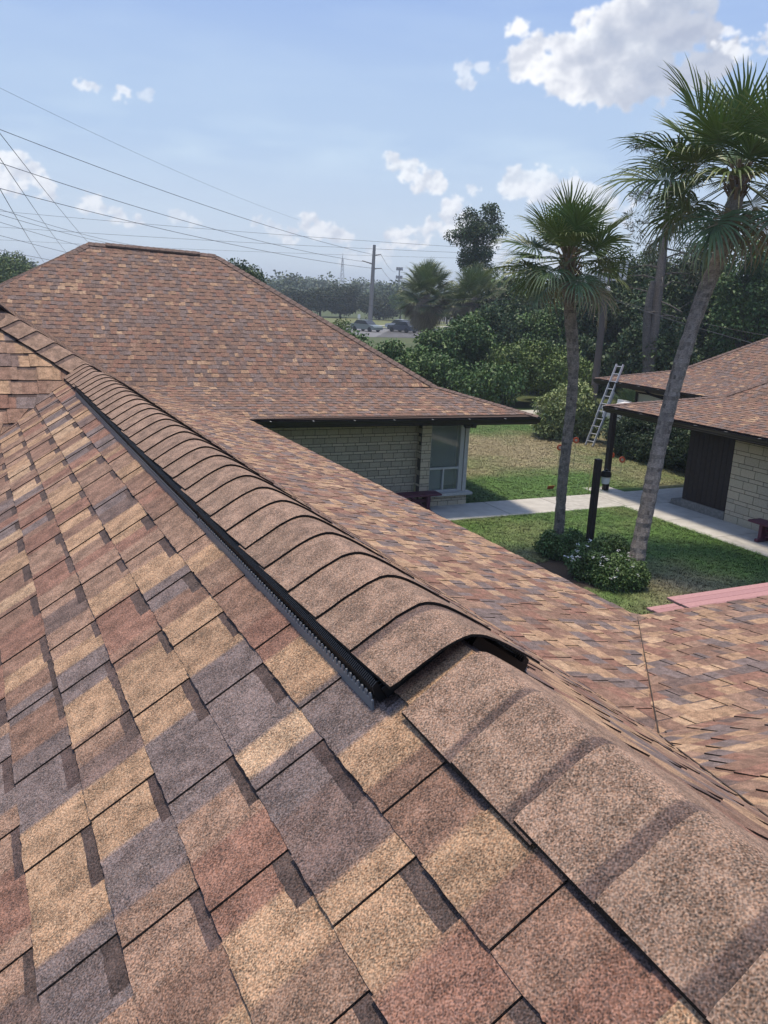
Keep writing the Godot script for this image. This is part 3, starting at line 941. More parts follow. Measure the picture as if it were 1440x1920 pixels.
	for q in [[9.985, 10.03, 0.36, 2.17], [10.85, 10.96, 0.36, 2.17], [10.03, 10.85, 0.36, 0.41], [10.03, 10.85, 2.12, 2.17], [10.03, 10.85, 0.93, 0.975], [10.40, 10.44, 0.41, 0.93]]:
		fr.block(Vector3(q[0], q[2], zf - 0.04), Vector3(q[1], q[3], zf + 0.03))
	part("frame", fr, M.alu, win)
	fr = MB.new()
	fr.block(Vector3(10.97, 0.36, zf - 0.12), Vector3(11.07, 2.18, zf + 0.06))
	part("corner_post", fr, M.sill, win)
	for q in [[10.03, 10.85, 0.975, 2.12], [10.44, 10.85, 0.41, 0.93], [10.03, 10.40, 0.41, 0.93]]:
		fr = MB.new()
		fr.block(Vector3(q[0], q[2], zf - 0.012), Vector3(q[1], q[3], zf - 0.006))
		part("pane", fr, M.glass, win)
	fr = MB.new()
	var yb := 1.0
	while yb < 2.12:
		fr.box(Transform3D(Basis(Vector3.RIGHT, 1.3), Vector3(10.44, yb, zf - 0.06)), Vector3(0.8, 0.026, 0.002)); yb += 0.021
	yb = 0.52
	while yb < 0.93:
		fr.box(Transform3D(Basis(Vector3.RIGHT, 1.3), Vector3(10.645, yb, zf - 0.06)), Vector3(0.4, 0.026, 0.002)); yb += 0.021
	part("blinds", fr, M.blind, win, "stuff")
	fr = MB.new()
	fr.block(Vector3(10.03, 0.41, zf - 0.075), Vector3(10.40, 0.93, zf - 0.07))
	part("insect_screen", fr, mat(Color(0.16, 0.18, 0.19), 0.8), win)
	fr = MB.new()
	fr.block(Vector3(9.985, 0.3, zf - 0.3), Vector3(10.95, 2.17, zf - 0.28))
	part("dark_room", fr, M.dark_glass, win)
	fr = MB.new()
	fr.chamfered(Vector3(9.93, 0.285, -17.86), Vector3(11.2, 0.355, -17.6), 0.008)
	part("sill", fr, M.sill, win)
	var fl := holder("floodlight", b)
	fr = MB.new()
	fr.block(Vector3(10.84, 2.09, -17.52), Vector3(10.90, 2.17, -17.46)); fr.box(Transform3D(Basis(Vector3.RIGHT, 0.5), Vector3(10.80, 2.06, -17.42)), Vector3(0.16, 0.08, 0.1)); fr.box(Transform3D(Basis(Vector3.RIGHT, 0.5), Vector3(10.97, 2.06, -17.42)), Vector3(0.12, 0.08, 0.1))
	part("lamp_head", fr, M.black, fl)

# ---------------------------------------------------------------- the building across the courtyard
func far_building() -> void:
	var b := thing("brown_trimmed_building", "shingle roofed stone block building across the lawn with dark brown gutters and panel door", "building", Vector3(19, 0, -14))
	var s := slope_node(b)
	lay(s, Vector3(15.82, 2.36, 0), Vector3(0, 0, 1), Vector3(2.08, 0.49, 0), PackedVector2Array([Vector2(-18.4, 0), Vector2(-6, 0), Vector2(-6, 2.137), Vector2(-16.32, 2.137)]), MIX_FAR, false)
	s = slope_node(b)
	lay(s, Vector3(17.9, 2.85, 0), Vector3(0, 0, 1), Vector3(1, S, 0), PackedVector2Array([Vector2(-16.32, 0), Vector2(-6, 0), Vector2(-6, 2.9), Vector2(-13.9, 2.9)]), MIX_FAR, false)
	s = slope_node(b)
	lay(s, Vector3(0, 2.36, -18.4), Vector3(-1, 0, 0), Vector3(0, 0.49, 2.08), PackedVector2Array([Vector2(-21.2, 0), Vector2(-15.82, 0), Vector2(-17.9, 2.137), Vector2(-23.28, 2.137)]), MIX_FAR, false)
	s = slope_node(b)
	lay(s, Vector3(0, 2.85, -16.32), Vector3(-1, 0, 0), Vector3(0, S, 1), PackedVector2Array([Vector2(-26, 0), Vector2(-17.9, 0), Vector2(-20.3, 2.885), Vector2(-26, 2.885)]), MIX_FAR, false)
	s = slope_node(b)
	lay(s, Vector3(21.2, 2.36, 0), Vector3(0, 0, 1), Vector3(2.08, 0.52, 0), PackedVector2Array([Vector2(-25.4, 0), Vector2(-18.4, 0), Vector2(-16.32, 2.144), Vector2(-23.32, 2.144)]), MIX_FAR, false)
	s = slope_node(b)
	lay(s, Vector3(23.28, 2.88, 0), Vector3(0, 0, 1), Vector3(1, S, 0), PackedVector2Array([Vector2(-23.32, 0), Vector2(-12, 0), Vector2(-12, 5.4), Vector2(-18.83, 5.4)]), MIX_FAR, false)
	s = slope_node(b)
	lay(s, Vector3(0, 2.36, -25.4), Vector3(-1, 0, 0), Vector3(0, 0.52, 2.08), PackedVector2Array([Vector2(-34, 0), Vector2(-21.2, 0), Vector2(-23.28, 2.144), Vector2(-34, 2.144)]), MIX_FAR, false)
	s = slope_node(b)
	lay(s, Vector3(0, 2.88, -23.32), Vector3(-1, 0, 0), Vector3(0, S, 1), PackedVector2Array([Vector2(-34, 0), Vector2(-23.28, 0), Vector2(-27.77, 5.4), Vector2(-34, 5.4)]), MIX_FAR, false)
	var nW := Vector3(-0.25, 1, 0).normalized()
	var nN := Vector3(0, 1, -0.25).normalized()
	caps_along(b, "hip_cap", Vector3(15.82, 2.36, -18.4), Vector3(17.9, 2.85, -16.32), nW, nN, 0.15, 0.01, 0.1665, true)
	caps_along(b, "hip_cap", Vector3(21.2, 2.36, -25.4), Vector3(23.28, 2.88, -23.32), nW, nN, 0.15, 0.01, 0.1665, true)
	nW = Vector3(-S, 1, 0).normalized()
	nN = Vector3(0, 1, -S).normalized()
	caps_along(b, "hip_cap", Vector3(17.9, 2.85, -16.32), Vector3(20.3, 4.45, -13.92), nW, nN, 0.15, 0.01, 0.1665, true)
	caps_along(b, "hip_cap", Vector3(23.28, 2.88, -23.32), Vector3(27.77, 5.875, -18.83), nW, nN, 0.15, 0.01, 0.1665, true)
	eave(b, Vector3(15.82, 2.36, -18.4), Vector3(15.82, 2.36, -6), Vector3(-1, 0, 0), 0.9, true, false)
	eave(b, Vector3(15.82, 2.36, -18.4), Vector3(21.2, 2.36, -18.4), Vector3(0, 0, -1), 2.2, true, false)
	eave(b, Vector3(21.2, 2.36, -25.4), Vector3(21.2, 2.36, -18.4), Vector3(-1, 0, 0), 1.1, true, false)
	eave(b, Vector3(21.2, 2.36, -25.4), Vector3(34, 2.36, -25.4), Vector3(0, 0, -1), 1.1, true, false)
	# porch post at the corner
	var mb := MB.new()
	mb.chamfered(Vector3(15.79, 0.03, -18.14), Vector3(15.93, 2.2, -18.0), 0.008)
	part("porch_post", mb, M.brown, b)
	# vertical board door on a low concrete kerb
	var d := holder("panel_door", b)
	mb = MB.new()
	mb.block(Vector3(16.64, 0.24, -15.96), Vector3(16.7, 2.2, -14.53))
	part("backing", mb, M.gutter, d)
	for i in 9:
		mb = MB.new()
		var z0 := -15.96 + i * 0.159
		mb.chamfered(Vector3(16.60, 0.24, z0 + 0.004), Vector3(16.645, 2.2, z0 + 0.155), 0.006)
		part("board", mb, M.brown, d)
	mb = MB.new()
	mb.chamfered(Vector3(16.575, 0.0, -15.97), Vector3(16.75, 0.236, -14.52), 0.012)
	part("concrete_kerb", mb, M.old_concrete, b)
	mb = MB.new()
	mb.chamfered(Vector3(16.62, 0.0, -16.36), Vector3(18.9, 0.15, -15.975), 0.012)
	part("concrete_kerb", mb, M.old_concrete, b)
	var w := holder("stone_wall", b)
	blocks(w, Vector3(16.6, 0, -14.52), Vector3(0, 0, 1), Vector3(-1, 0, 0), 4.6, 2.2, 0.2, 0.42, M.block)
	mb = MB.new()
	mb.block(Vector3(16.72, 0, -15.95), Vector3(22.1, 2.19, -15.8)); mb.block(Vector3(16.78, 0, -9.9), Vector3(16.95, 2.19, -6)); mb.block(Vector3(22.1, 0, -19.2), Vector3(22.25, 2.19, -15.9))
	part("outer_wall", mb, M.block[0], b)
	# wall with a long window under the upper eave, and its downspout
	mb = MB.new()
	mb.block(Vector3(22.2, 0, -24.3), Vector3(22.36, 1.0, -19.2)); mb.block(Vector3(22.2, 2.0, -24.3), Vector3(22.36, 2.18, -19.2)); mb.block(Vector3(22.36, 0, -24.3), Vector3(33.5, 2.18, -24.15))
	part("rear_wall", mb, M.block[1], b)
	for i in 3:
		var win := holder("window", b)
		var z0 := -24.25 + i * 1.7
		mb = MB.new()
		for q in [[0.0, 0.06, 1.0, 2.0], [1.6, 1.66, 1.0, 2.0], [0.06, 1.6, 1.0, 1.06], [0.06, 1.6, 1.94, 2.0]]: mb.block(Vector3(22.2, q[2], z0 + q[0]), Vector3(22.3, q[3], z0 + q[1]))
		part("frame", mb, M.brown, win)
		mb = MB.new()
		mb.block(Vector3(22.25, 1.06, z0 + 0.06), Vector3(22.256, 1.94, z0 + 1.6))
		part("pane", mb, M.glass, win)
		mb = MB.new()
		mb.block(Vector3(22.3, 1.06, z0 + 0.06), Vector3(22.31, 1.94, z0 + 1.6))
		part("blind", mb, M.blind, win)
	mb = MB.new()
	mb.tube([Vector3(21.12, 2.26, -22.6), Vector3(21.2, 2.13, -22.55), Vector3(22.1, 1.85, -22.0), Vector3(22.15, 1.75, -21.97), Vector3(22.15, 0.1, -21.97)], [0.045, 0.045, 0.045, 0.045, 0.045], 8)
	part("downspout", mb, M.gutter, b)
	mb = MB.new()
	mb.block(Vector3(22.1, 0, -21.1), Vector3(22.24, 2.2, -20.9))
	part("post", mb, M.brown, b)

# ---------------------------------------------------------------- ground
var turf := FastNoiseLite.new()
func dry_at(x: float, z: float) -> float:
	var a := turf.get_noise_2d(x, z)
	var b := turf.get_noise_2d(x * 4.3 + 50.0, z * 4.3)
	var d := 0.0
	if z < -17.7:     # beyond the path: parched, but for a watered strip
		d = 0.74 + a * 0.85
		var green := smoothstep(-21.3 - a * 1.6, -19.6, z) * (1.0 - smoothstep(15.2, 17.8, x + a * 1.5))
		d -= green * 0.95
		d -= 0.35 * smoothstep(16.5, 20.0, x) * smoothstep(-23.5, -19.0, z)
		d -= 0.5 * smoothstep(-27.0, -29.0, z)
	else:
		d = -0.02 + a * 0.35
		d += 0.85 * exp(-Vector2((x - 11.9) / 1.0, (z + 11.0) / 1.2).length_squared())
		d += 0.5 * exp(-Vector2((x - 9.9) / 0.9, (z + 13.6) / 0.8).length_squared())
		d += 0.45 * exp(-Vector2((x - 11.2) / 1.3, (z + 9.8) / 0.8).length_squared())
	return clampf(d + b * 0.28, 0.0, 1.0)
func turf_tone(x: float, z: float) -> Color:
	var d := dry_at(x, z)
	var b := turf.get_noise_2d(x * 11.0, z * 11.0 + 90.0)
	return Color(0.062, 0.122, 0.026).lerp(Color(0.215, 0.185, 0.108), d) * (1.0 + 0.35 * b)
func site() -> void:
	turf.noise_type = FastNoiseLite.TYPE_SIMPLEX_SMOOTH
	turf.seed = 4; turf.frequency = 0.16; turf.fractal_octaves = 4
	var mb := MB.new()
	mb.quad(Vector3(-1500, -0.02, 1500), Vector3(1500, -0.02, 1500), Vector3(1500, -0.02, -1500), Vector3(-1500, -0.02, -1500))
	structure("ground", mb, mottled(Color(0.045, 0.07, 0.022), Color(0.10, 0.11, 0.045), 0.02, 30.0, 81, 0.95))
	# courtyard and front lawn
	var n := 1024
	var lo := Vector2(2, -34)
	var ext := Vector2(28, 31)
	var im := Image.create(n, n, false, Image.FORMAT_RGB8)
	var r := RandomNumberGenerator.new()
	r.seed = 3
	for j in n:
		for i in n:
			var c := turf_tone(lo.x + ext.x * (i + 0.5) / n, lo.y + ext.y * (j + 0.5) / n) * (0.55 + 0.75 * r.randf())
			im.set_pixel(i, j, c.linear_to_srgb())
	mb = MB.new()
	mb.quad(Vector3(lo.x, 0, lo.y + ext.y), Vector3(lo.x + ext.x, 0, lo.y + ext.y), Vector3(lo.x + ext.x, 0, lo.y), Vector3(lo.x, 0, lo.y))
	mb.t = PackedVector2Array([Vector2(0, 1), Vector2(1, 1), Vector2(1, 0), Vector2(0, 0)])
	var lm := mat(Color.WHITE, 0.95)
	lm.albedo_texture = ImageTexture.create_from_image(im)
	structure("lawn", mb, lm)
	# grass blades
	var tuft := MB.new()
	for k in 7:
		var a := TAU * k / 7.0 + r.randf()
		var p := Vector3(cos(a), 0, sin(a)) * 0.02 * r.randf()
		var d := Vector3(cos(a), 0, sin(a))
		var s := d.cross(Vector3.UP) * 0.006
		var h := 0.022 + 0.02 * r.randf()
		var q := p + d * h * 1.3 + Vector3.UP * h
		var k0 := tuft.v.size()
		for vv in [p - s, p + s, q]: tuft.vert(vv, Vector3(d.x * 0.3, 0.95, d.z * 0.3), Color.WHITE, Vector2.ZERO)
		tuft.ix.append_array(PackedInt32Array([k0, k0 + 1, k0 + 2] if s.cross(q - p).y < 0.0 else [k0, k0 + 2, k0 + 1]))
	var mm := MultiMesh.new()
	mm.transform_format = MultiMesh.TRANSFORM_3D
	mm.use_colors = true
	mm.mesh = tuft.mesh()
	var xs: Array[Transform3D] = []
	var cs: Array[Color] = []
	for k in 120000:
		var x: float
		var z: float
		if k < 80000: x = r.randf_range(5.6, 15.1); z = r.randf_range(-16.4, -6.0)
		else: x = r.randf_range(11.3, 21.5); z = r.randf_range(-29.8, -17.78)
		if z < -17.7 and x > 15.9 and z > -18.3: continue
		var bed := Vector2((x - 10.6) / 1.25, (z + 12.3) / 1.25)
		if bed.length() < 0.8 + 0.15 * turf.get_noise_2d(x * 9, z * 9) and x < 11.3: continue
		var s := r.randf_range(0.7, 1.5)
		xs.append(Transform3D(Basis(Vector3.UP, r.randf() * TAU).scaled(Vector3(s, s, s)), Vector3(x, 0.0, z)))
		cs.append(turf_tone(x, z) * r.randf_range(0.9, 1.9))
	mm.instance_count = xs.size()
	for k in xs.size():
		mm.set_instance_transform(k, xs[k]); mm.set_instance_color(k, cs[k])
	var gi := MultiMeshInstance3D.new()
	gi.name = "grass"
	gi.multimesh = mm
	var gm := mat(Color.WHITE, 0.6, true)
	gm.backlight_enabled = true
	gm.backlight = Color(0.06, 0.09, 0.02)
	gi.material_override = gm
	add_child(gi)
	tag(gi, "short lawn grass, green round the palms and parched beyond the path", "grass", "", "stuff")
	# mulch bed round the palms
	mb = MB.new()
	var ring := []
	for k in 26:
		var a := TAU * k / 26.0
		var rr := 1.0 + 0.16 * turf.get_noise_2d(cos(a) * 9.0, sin(a) * 9.0 + 30.0)
		ring.append(Vector3(10.55 + 1.0 * rr * cos(a) + 0.25 * sin(a), 0.006, -12.15 + 1.15 * rr * sin(a)))
	for k in 26: mb.tri(Vector3(10.55, 0.02, -12.15), ring[(k + 1) % 26], ring[k])
	structure("flower_bed", mb, M.mulch)
	# the path: slabs with open joints
	var path := Node3D.new()
	path.name = "path"
	add_child(path)
	path.set_meta("kind", "structure")
	var pale := mottled(Color(0.44, 0.425, 0.385), Color(0.55, 0.535, 0.49), 0.02, 1.9, 55, 0.9, 0.08)
	var stained := mottled(Color(0.33, 0.32, 0.29), Color(0.50, 0.49, 0.455), 0.015, 2.2, 56, 0.9, 0.08)
	var x := 8.1
	while x < 22.0:
		mb = MB.new()
		mb.chamfered(Vector3(x + 0.006, -0.06, -17.76), Vector3(x + 1.76, 0.025, -16.42), 0.006)
		part("slab", mb, [M.concrete, pale, stained][int(x * 3.1) % 3], path)
		x += 1.77
	var z := -16.41
	while z < -8.0:
		mb = MB.new()
		mb.chamfered(Vector3(15.06, -0.06, z + 0.006), Vector3(16.58, 0.025, z + 1.5), 0.006)
		part("slab", mb, [stained, M.concrete, pale][int(-z * 2.3) % 3], path)
		z += 1.51
	mb = MB.new()
	mb.chamfered(Vector3(15.4, -0.06, -18.5), Vector3(16.3, 0.02, -17.77), 0.006)
	part("slab", mb, M.concrete, path)
	# pale drive beyond the lawn
	mb = MB.new()
	mb.block(Vector3(6, -0.05, -33.2), Vector3(27, 0.02, -30.3))
	structure("driveway", mb, M.concrete)
	# road, verge and far pavement
	mb = MB.new()
	mb.quad(Vector3(-150, 0.0, -80), Vector3(420, 0.0, -118), Vector3(420, 0.0, -140), Vector3(-150, 0.0, -102))
	mb.quad(Vector3(44, 0.0, -93), Vector3(62, 0.0, -94), Vector3(120, 0, -190), Vector3(104, 0, -195))
	structure("road", mb, M.asphalt)
	mb = MB.new()
	mb.quad(Vector3(-150, 0.004, -102), Vector3(88, 0.004, -118), Vector3(90, 0.004, -160), Vector3(-150, 0.004, -150))
	structure("verge", mb, mottled(Color(0.09, 0.115, 0.04), Color(0.20, 0.20, 0.09), 0.03, 9.0, 83, 0.95))
	mb = MB.new()
	mb.sweep(PackedVector2Array([Vector2(0, 0), Vector2(0, 0.14), Vector2(0.5, 0.14), Vector2(0.5, 0)]), Vector3(-150, 0, -102), Vector3(86, 0, -117.7), Vector3(-0.066, 0, -1), Vector3.UP)
	mb.sweep(PackedVector2Array([Vector2(0, 0), Vector2(0, 0.06), Vector2(1.6, 0.06), Vector2(1.6, 0)]), Vector3(40, 0, -121), Vector3(88, 0, -131), Vector3(-0.066, 0, -1), Vector3.UP)
	structure("pavement", mb, M.concrete)

# ---------------------------------------------------------------- palms
func frond_mesh(seed_: int, petiole: float, blade: float, tint: Color, tip: Color, droop: float) -> ArrayMesh:
	var r := RandomNumberGenerator.new()
	r.seed = seed_
	var mb := MB.new()
	var pts := []
	var rad := []
	for i in 5:
		var f := i / 4.0
		pts.append(Vector3(0, -0.10 * petiole * f * f, -petiole * f)); rad.append(lerpf(0.016, 0.008, f))
	mb.tube(pts, rad, 5, Color(0.10, 0.13, 0.05).lerp(tip, 0.15))
	var n := 40
	for i in n:
		var f := (i + 0.5) / n * 2.0 - 1.0
		var a := f * 2.15 + r.randf_range(-0.03, 0.03)
		var costa := 0.32 * blade * (1.0 - absf(f))
		var root: Vector3 = pts[4] + Vector3(0, -0.10 * costa * costa / blade - 0.10 * costa, -costa)
		var d := Vector3(sin(a), 0.26 * absf(sin(a)) + 0.06 * cos(a) + r.randf_range(-0.05, 0.05), -cos(a)).normalized()
		var s := d.cross(Vector3.UP).normalized()
		var len := blade * (0.70 + 0.22 * cos(a * 0.8)) * r.randf_range(0.92, 1.06)
		var dr := droop * r.randf_range(0.6, 1.5)
		var col := tint * r.randf_range(0.8, 1.2)
		var prev := []
		var st := [0.0, 0.3, 0.58, 0.82, 1.0]
		var wd := [0.006, 0.021, 0.019, 0.011, 0.001]
		for k in 5:
			var t: float = st[k]
			var fall := dr * len * t * t * t
			var side := r.randf_range(-0.02, 0.02) * t
			var p := root + d * len * (t - 0.18 * dr * t * t * t) + Vector3(0, -fall, 0) + s * side
			var w: float = wd[k] * blade
			var row := [p - s * w + Vector3(0, w * 0.55, 0), p, p + s * w + Vector3(0, w * 0.55, 0)]
			if k:
				var c0 := col.lerp(tip, 0.55 * maxf(0.0, st[k - 1] - 0.6) / 0.4)
				var c1 := col.lerp(tip, 0.55 * maxf(0.0, t - 0.6) / 0.4)
				for h in 2:
					mb.quad4([prev[h], prev[h + 1], row[h + 1], row[h]], [c0, c0, c1, c1], [Vector2.ZERO, Vector2.ZERO, Vector2.ZERO, Vector2.ZERO])
			prev = row
	return mb.mesh()
func curve_points(p: Array, n: int) -> Array:
	var c := Curve3D.new()
	for i in p.size():
		var a: Vector3 = p[maxi(i - 1, 0)]
		var b: Vector3 = p[mini(i + 1, p.size() - 1)]
		var tg := (b - a) / 6.0
		c.add_point(p[i], -tg, tg)
	var out := []
	for i in n: out.append(c.sample_baked(c.get_baked_length() * i / (n - 1.0), true))
	return out
func palm(label: String, spine: Array, r0: float, r1: float, petiole: float, blade: float, count: int, seed_: int, low: float, dead: int) -> Node3D:
	var t := thing("palm_tree", label, "palm tree", spine[0])
	var r := RandomNumberGenerator.new()
	r.seed = seed_
	var nz := FastNoiseLite.new()
	nz.seed = seed_; nz.frequency = 1.4
	var pts := curve_points(spine, 100)
	var mb := MB.new()
	var sides := 20
	for i in pts.size() - 1:
		for j in sides:
			var q := []
			for e in [[i, j], [i, j + 1], [i + 1, j + 1], [i + 1, j]]:
				var f: float = e[0] / 99.0
				var a: float = TAU * (e[1] % sides) / sides
				var p: Vector3 = pts[e[0]]
				var rr := lerpf(r0, r1, smoothstep(0.55, 0.72, f)) * (1.0 - 0.10 * exp(-pow((f - 0.62) / 0.025, 2.0))) * (1.0 + 0.55 * exp(-f * 26.0)) * (1.0 + 0.10 * nz.get_noise_3d(cos(a) * 0.9, p.y * 2.4, sin(a) * 0.9) + 0.045 * sin(p.y * 30.0 + 2.0 * nz.get_noise_1d(p.y)))
				q.append(p + Vector3(cos(a), 0, sin(a)) * rr)
			var at: Vector3 = (q[0] + q[2]) * 0.5
			var sp := 0.85 + 0.55 * nz.get_noise_3d(at.x * 5.0, at.y * 5.0, at.z * 5.0) + 0.35 * nz.get_noise_3d(at.x * 2.0, at.y * 22.0, at.z * 2.0) + r.randf_range(-0.18, 0.18)
			mb.quad(q[1], q[0], q[3], q[2], Color(1, 0.97, 0.94) * clampf(sp, 0.3, 1.0))
	part("trunk", mb, M.palm_bark, t)
	var head: Vector3 = pts[99]
	var ax: Vector3 = (pts[99] - pts[92]).normalized()
	# old leaf bases round the top of the trunk
	mb = MB.new()
	for k in 46:
		var a := k * 2.4
		var h := -0.55 + 0.6 * k / 46.0
		var d := Vector3(cos(a), 0, sin(a))
		var p := head + ax * h + d * r1 * 0.85
		mb.beam(p, p + d * (0.07 + 0.10 * r.randf()) + Vector3(0, 0.16 + 0.12 * r.randf(), 0), 0.05, 0.014, Color(0.17, 0.125, 0.085) * r.randf_range(0.6, 1.3), d)
	part("leaf_bases", mb, M.vc_rough, t, "stuff")
	var green := []
	for k in 4: green.append(frond_mesh(seed_ * 10 + k, petiole * (0.85 + 0.1 * k), blade, [Color(0.115, 0.17, 0.06), Color(0.098, 0.152, 0.066), Color(0.13, 0.18, 0.066), Color(0.10, 0.152, 0.072)][k], Color(0.32, 0.32, 0.17), [0.12, 0.26, 0.36, 0.5][k]))
	var brown := frond_mesh(seed_ * 10 + 8, petiole, blade * 0.95, Color(0.21, 0.16, 0.085), Color(0.30, 0.24, 0.15), 0.5)
	for k in count:
		var f := (k + 0.5) / count
		var el := deg_to_rad(lerpf(78.0, low, pow(f, 0.62)) + r.randf_range(-8, 8))
		var az := k * 2.39996 + r.randf_range(-0.25, 0.25)
		var d := Vector3(cos(az) * cos(el), sin(el), sin(az) * cos(el))
		d = (d + ax * 0.25).normalized()
		var zz := -d
		var xx := Vector3.UP.cross(zz)
		if xx.length() < 0.05: xx = Vector3.RIGHT
		xx = xx.normalized()
		var bs := Basis(xx, zz.cross(xx), zz).rotated(d, r.randf_range(-0.5, 0.5))
		var is_dead := k >= count - dead
		var m: Mesh = brown if is_dead else green[clampi(int(f * 4.0 + r.randf_range(-0.7, 0.7)), 0, 3)]
		put("frond", m, M.palm, t, Transform3D(bs.scaled(Vector3.ONE * r.randf_range(0.88, 1.1)), head + d * 0.06 - ax * 0.18 * f))
	return t
# a bushy palm with a skirt of dead fronds hanging round its head
func skirted_palm(label: String, spine: Array, radius: float, seed_: int) -> void:
	var t := thing("skirted_palm_tree", label, "palm tree", spine[0], "palms with hanging skirts beyond the lawn")
	var r := RandomNumberGenerator.new()
	r.seed = seed_
	var mb := MB.new()
	mb.tube(curve_points(spine, 12), [0.3, 0.27, 0.25, 0.24, 0.24, 0.24, 0.24, 0.24, 0.24, 0.24, 0.24, 0.24], 9)
	part("trunk", mb, M.palm_bark, t)
	var head: Vector3 = spine[-1]
	for pass_ in 2:
		var st := SurfaceTool.new()
		var kinds := []
		for k in 3:
			if pass_ == 0: kinds.append(frond_mesh(seed_ * 7 + k, radius * 0.5, radius * 0.52, [Color(0.14, 0.185, 0.085), Color(0.18, 0.215, 0.10), Color(0.115, 0.155, 0.08)][k], Color(0.40, 0.40, 0.27), 0.3))
			else: kinds.append(frond_mesh(seed_ * 7 + 5 + k, radius * 0.42, radius * 0.56, [Color(0.27, 0.215, 0.165), Color(0.20, 0.16, 0.13), Color(0.33, 0.265, 0.19)][k], Color(0.38, 0.31, 0.23), 0.4))
		var n := 56 if pass_ == 0 else 56
		for k in n:
			var f := (k + 0.5) / n
			var el := deg_to_rad(lerpf(86.0, -22.0, pow(f, 0.8)) if pass_ == 0 else lerpf(-18.0, -80.0, f)) + r.randf_range(-0.12, 0.12)
			var az := k * 2.39996 + r.randf_range(-0.3, 0.3)
			var d := Vector3(cos(az) * cos(el), sin(el), sin(az) * cos(el))
			var zz := -d
			var xx := Vector3.UP.cross(zz).normalized()
			st.append_from(kinds[r.randi() % 3], 0, Transform3D(Basis(xx, zz.cross(xx), zz).rotated(d, r.randf_range(-0.6, 0.6)), head + d * 0.1 - Vector3(0, 0.7 * f, 0)))
		var o := MeshInstance3D.new()
		o.name = "crown" if pass_ == 0 else "dead_skirt"
		o.mesh = st.commit()
		o.material_override = M.palm
		o.position = -root_of(t)
		t.add_child(o, true)
		o.set_meta("kind", "stuff")

# ---------------------------------------------------------------- broadleaf trees and shrubs
var sprigs := {}
# a sprig: a handful of leaves round a twig; several tones of each kind
func sprig(kind: String, k: int) -> ArrayMesh:
	var key := kind + str(k)
	if sprigs.has(key): return sprigs[key]
	var r := RandomNumberGenerator.new()
	r.seed = hash(key)
	var spec: Dictionary = {
		"dark": {"c": [Color(0.043, 0.078, 0.032), Color(0.057, 0.097, 0.035), Color(0.034, 0.063, 0.030), Color(0.074, 0.119, 0.043)], "n": 60, "l": 0.20, "r": 0.62},
		"vine": {"c": [Color(0.058, 0.114, 0.034), Color(0.078, 0.140, 0.039), Color(0.044, 0.091, 0.031), Color(0.098, 0.163, 0.047)], "n": 64, "l": 0.17, "r": 0.5},
		"light": {"c": [Color(0.106, 0.156, 0.040), Color(0.088, 0.138, 0.037), Color(0.131, 0.181, 0.050), Color(0.069, 0.112, 0.035)], "n": 60, "l": 0.16, "r": 0.5},
		"oak": {"c": [Color(0.042, 0.062, 0.033), Color(0.033, 0.051, 0.029), Color(0.055, 0.077, 0.037), Color(0.048, 0.068, 0.036)], "n": 60, "l": 0.34, "r": 1.1},
		"hedge": {"c": [Color(0.045, 0.077, 0.033), Color(0.057, 0.095, 0.037), Color(0.037, 0.065, 0.030), Color(0.073, 0.115, 0.045)], "n": 60, "l": 0.07, "r": 0.2},
		"pale": {"c": [Color(0.265, 0.312, 0.133), Color(0.203, 0.257, 0.101), Color(0.343, 0.367, 0.187), Color(0.133, 0.179, 0.062)], "n": 60, "l": 0.10, "r": 0.26},
		"bed": {"c": [Color(0.085, 0.15, 0.045), Color(0.11, 0.175, 0.055), Color(0.065, 0.115, 0.038), Color(0.095, 0.16, 0.05)], "n": 60, "l": 0.045, "r": 0.13},
		"needle": {"c": [Color(0.06, 0.072, 0.04), Color(0.10, 0.085, 0.06), Color(0.05, 0.064, 0.036), Color(0.085, 0.08, 0.05)], "n": 50, "l": 0.3, "r": 0.5},
		"far": {"c": [Color(0.075, 0.112, 0.044), Color(0.062, 0.094, 0.043), Color(0.088, 0.125, 0.050), Color(0.056, 0.088, 0.040)], "n": 46, "l": 1.0, "r": 2.6},
	}[kind]
	var mb := MB.new()
	for i in spec.n:
		var dir := Vector3(r.randfn(), r.randfn(), r.randfn()).normalized()
		var p: Vector3 = dir * spec.r * pow(r.randf(), 0.45)
		p.y *= 0.75
		var out := (dir + Vector3(r.randfn(), r.randfn() + 0.35, r.randfn()) * 0.6).normalized()
		var s := out.cross(Vector3(r.randfn(), r.randfn(), r.randfn())).normalized()
		var nn := s.cross(out).normalized()
		if nn.y < 0: nn = -nn
		var l: float = spec.l * r.randf_range(0.7, 1.3)
		var w := l * (0.07 if kind == "needle" else 0.34)
		var c: Color = spec.c[k % 4] * r.randf_range(0.7, 1.35)
		var tip := p + out * l - Vector3(0, l * 0.25, 0)
		var m := p + out * l * 0.45
		var k0 := mb.v.size()
		for q in [p, m + s * w + nn * w * 0.3, tip, m - s * w + nn * w * 0.3]: mb.vert(q, (nn + dir * 0.5).normalized(), c, Vector2.ZERO)
		var vn := (nn + dir * 0.5).normalized()
		for e in [[0, 1, 2], [0, 2, 3]]:
			var g := (mb.v[k0 + e[1]] - mb.v[k0 + e[0]]).cross(mb.v[k0 + e[2]] - mb.v[k0 + e[0]])
			mb.ix.append_array(PackedInt32Array([k0 + e[0], k0 + e[2], k0 + e[1]] if g.dot(vn) > 0.0 else [k0 + e[0], k0 + e[1], k0 + e[2]]))
	sprigs[key] = mb.mesh()
	return sprigs[key]
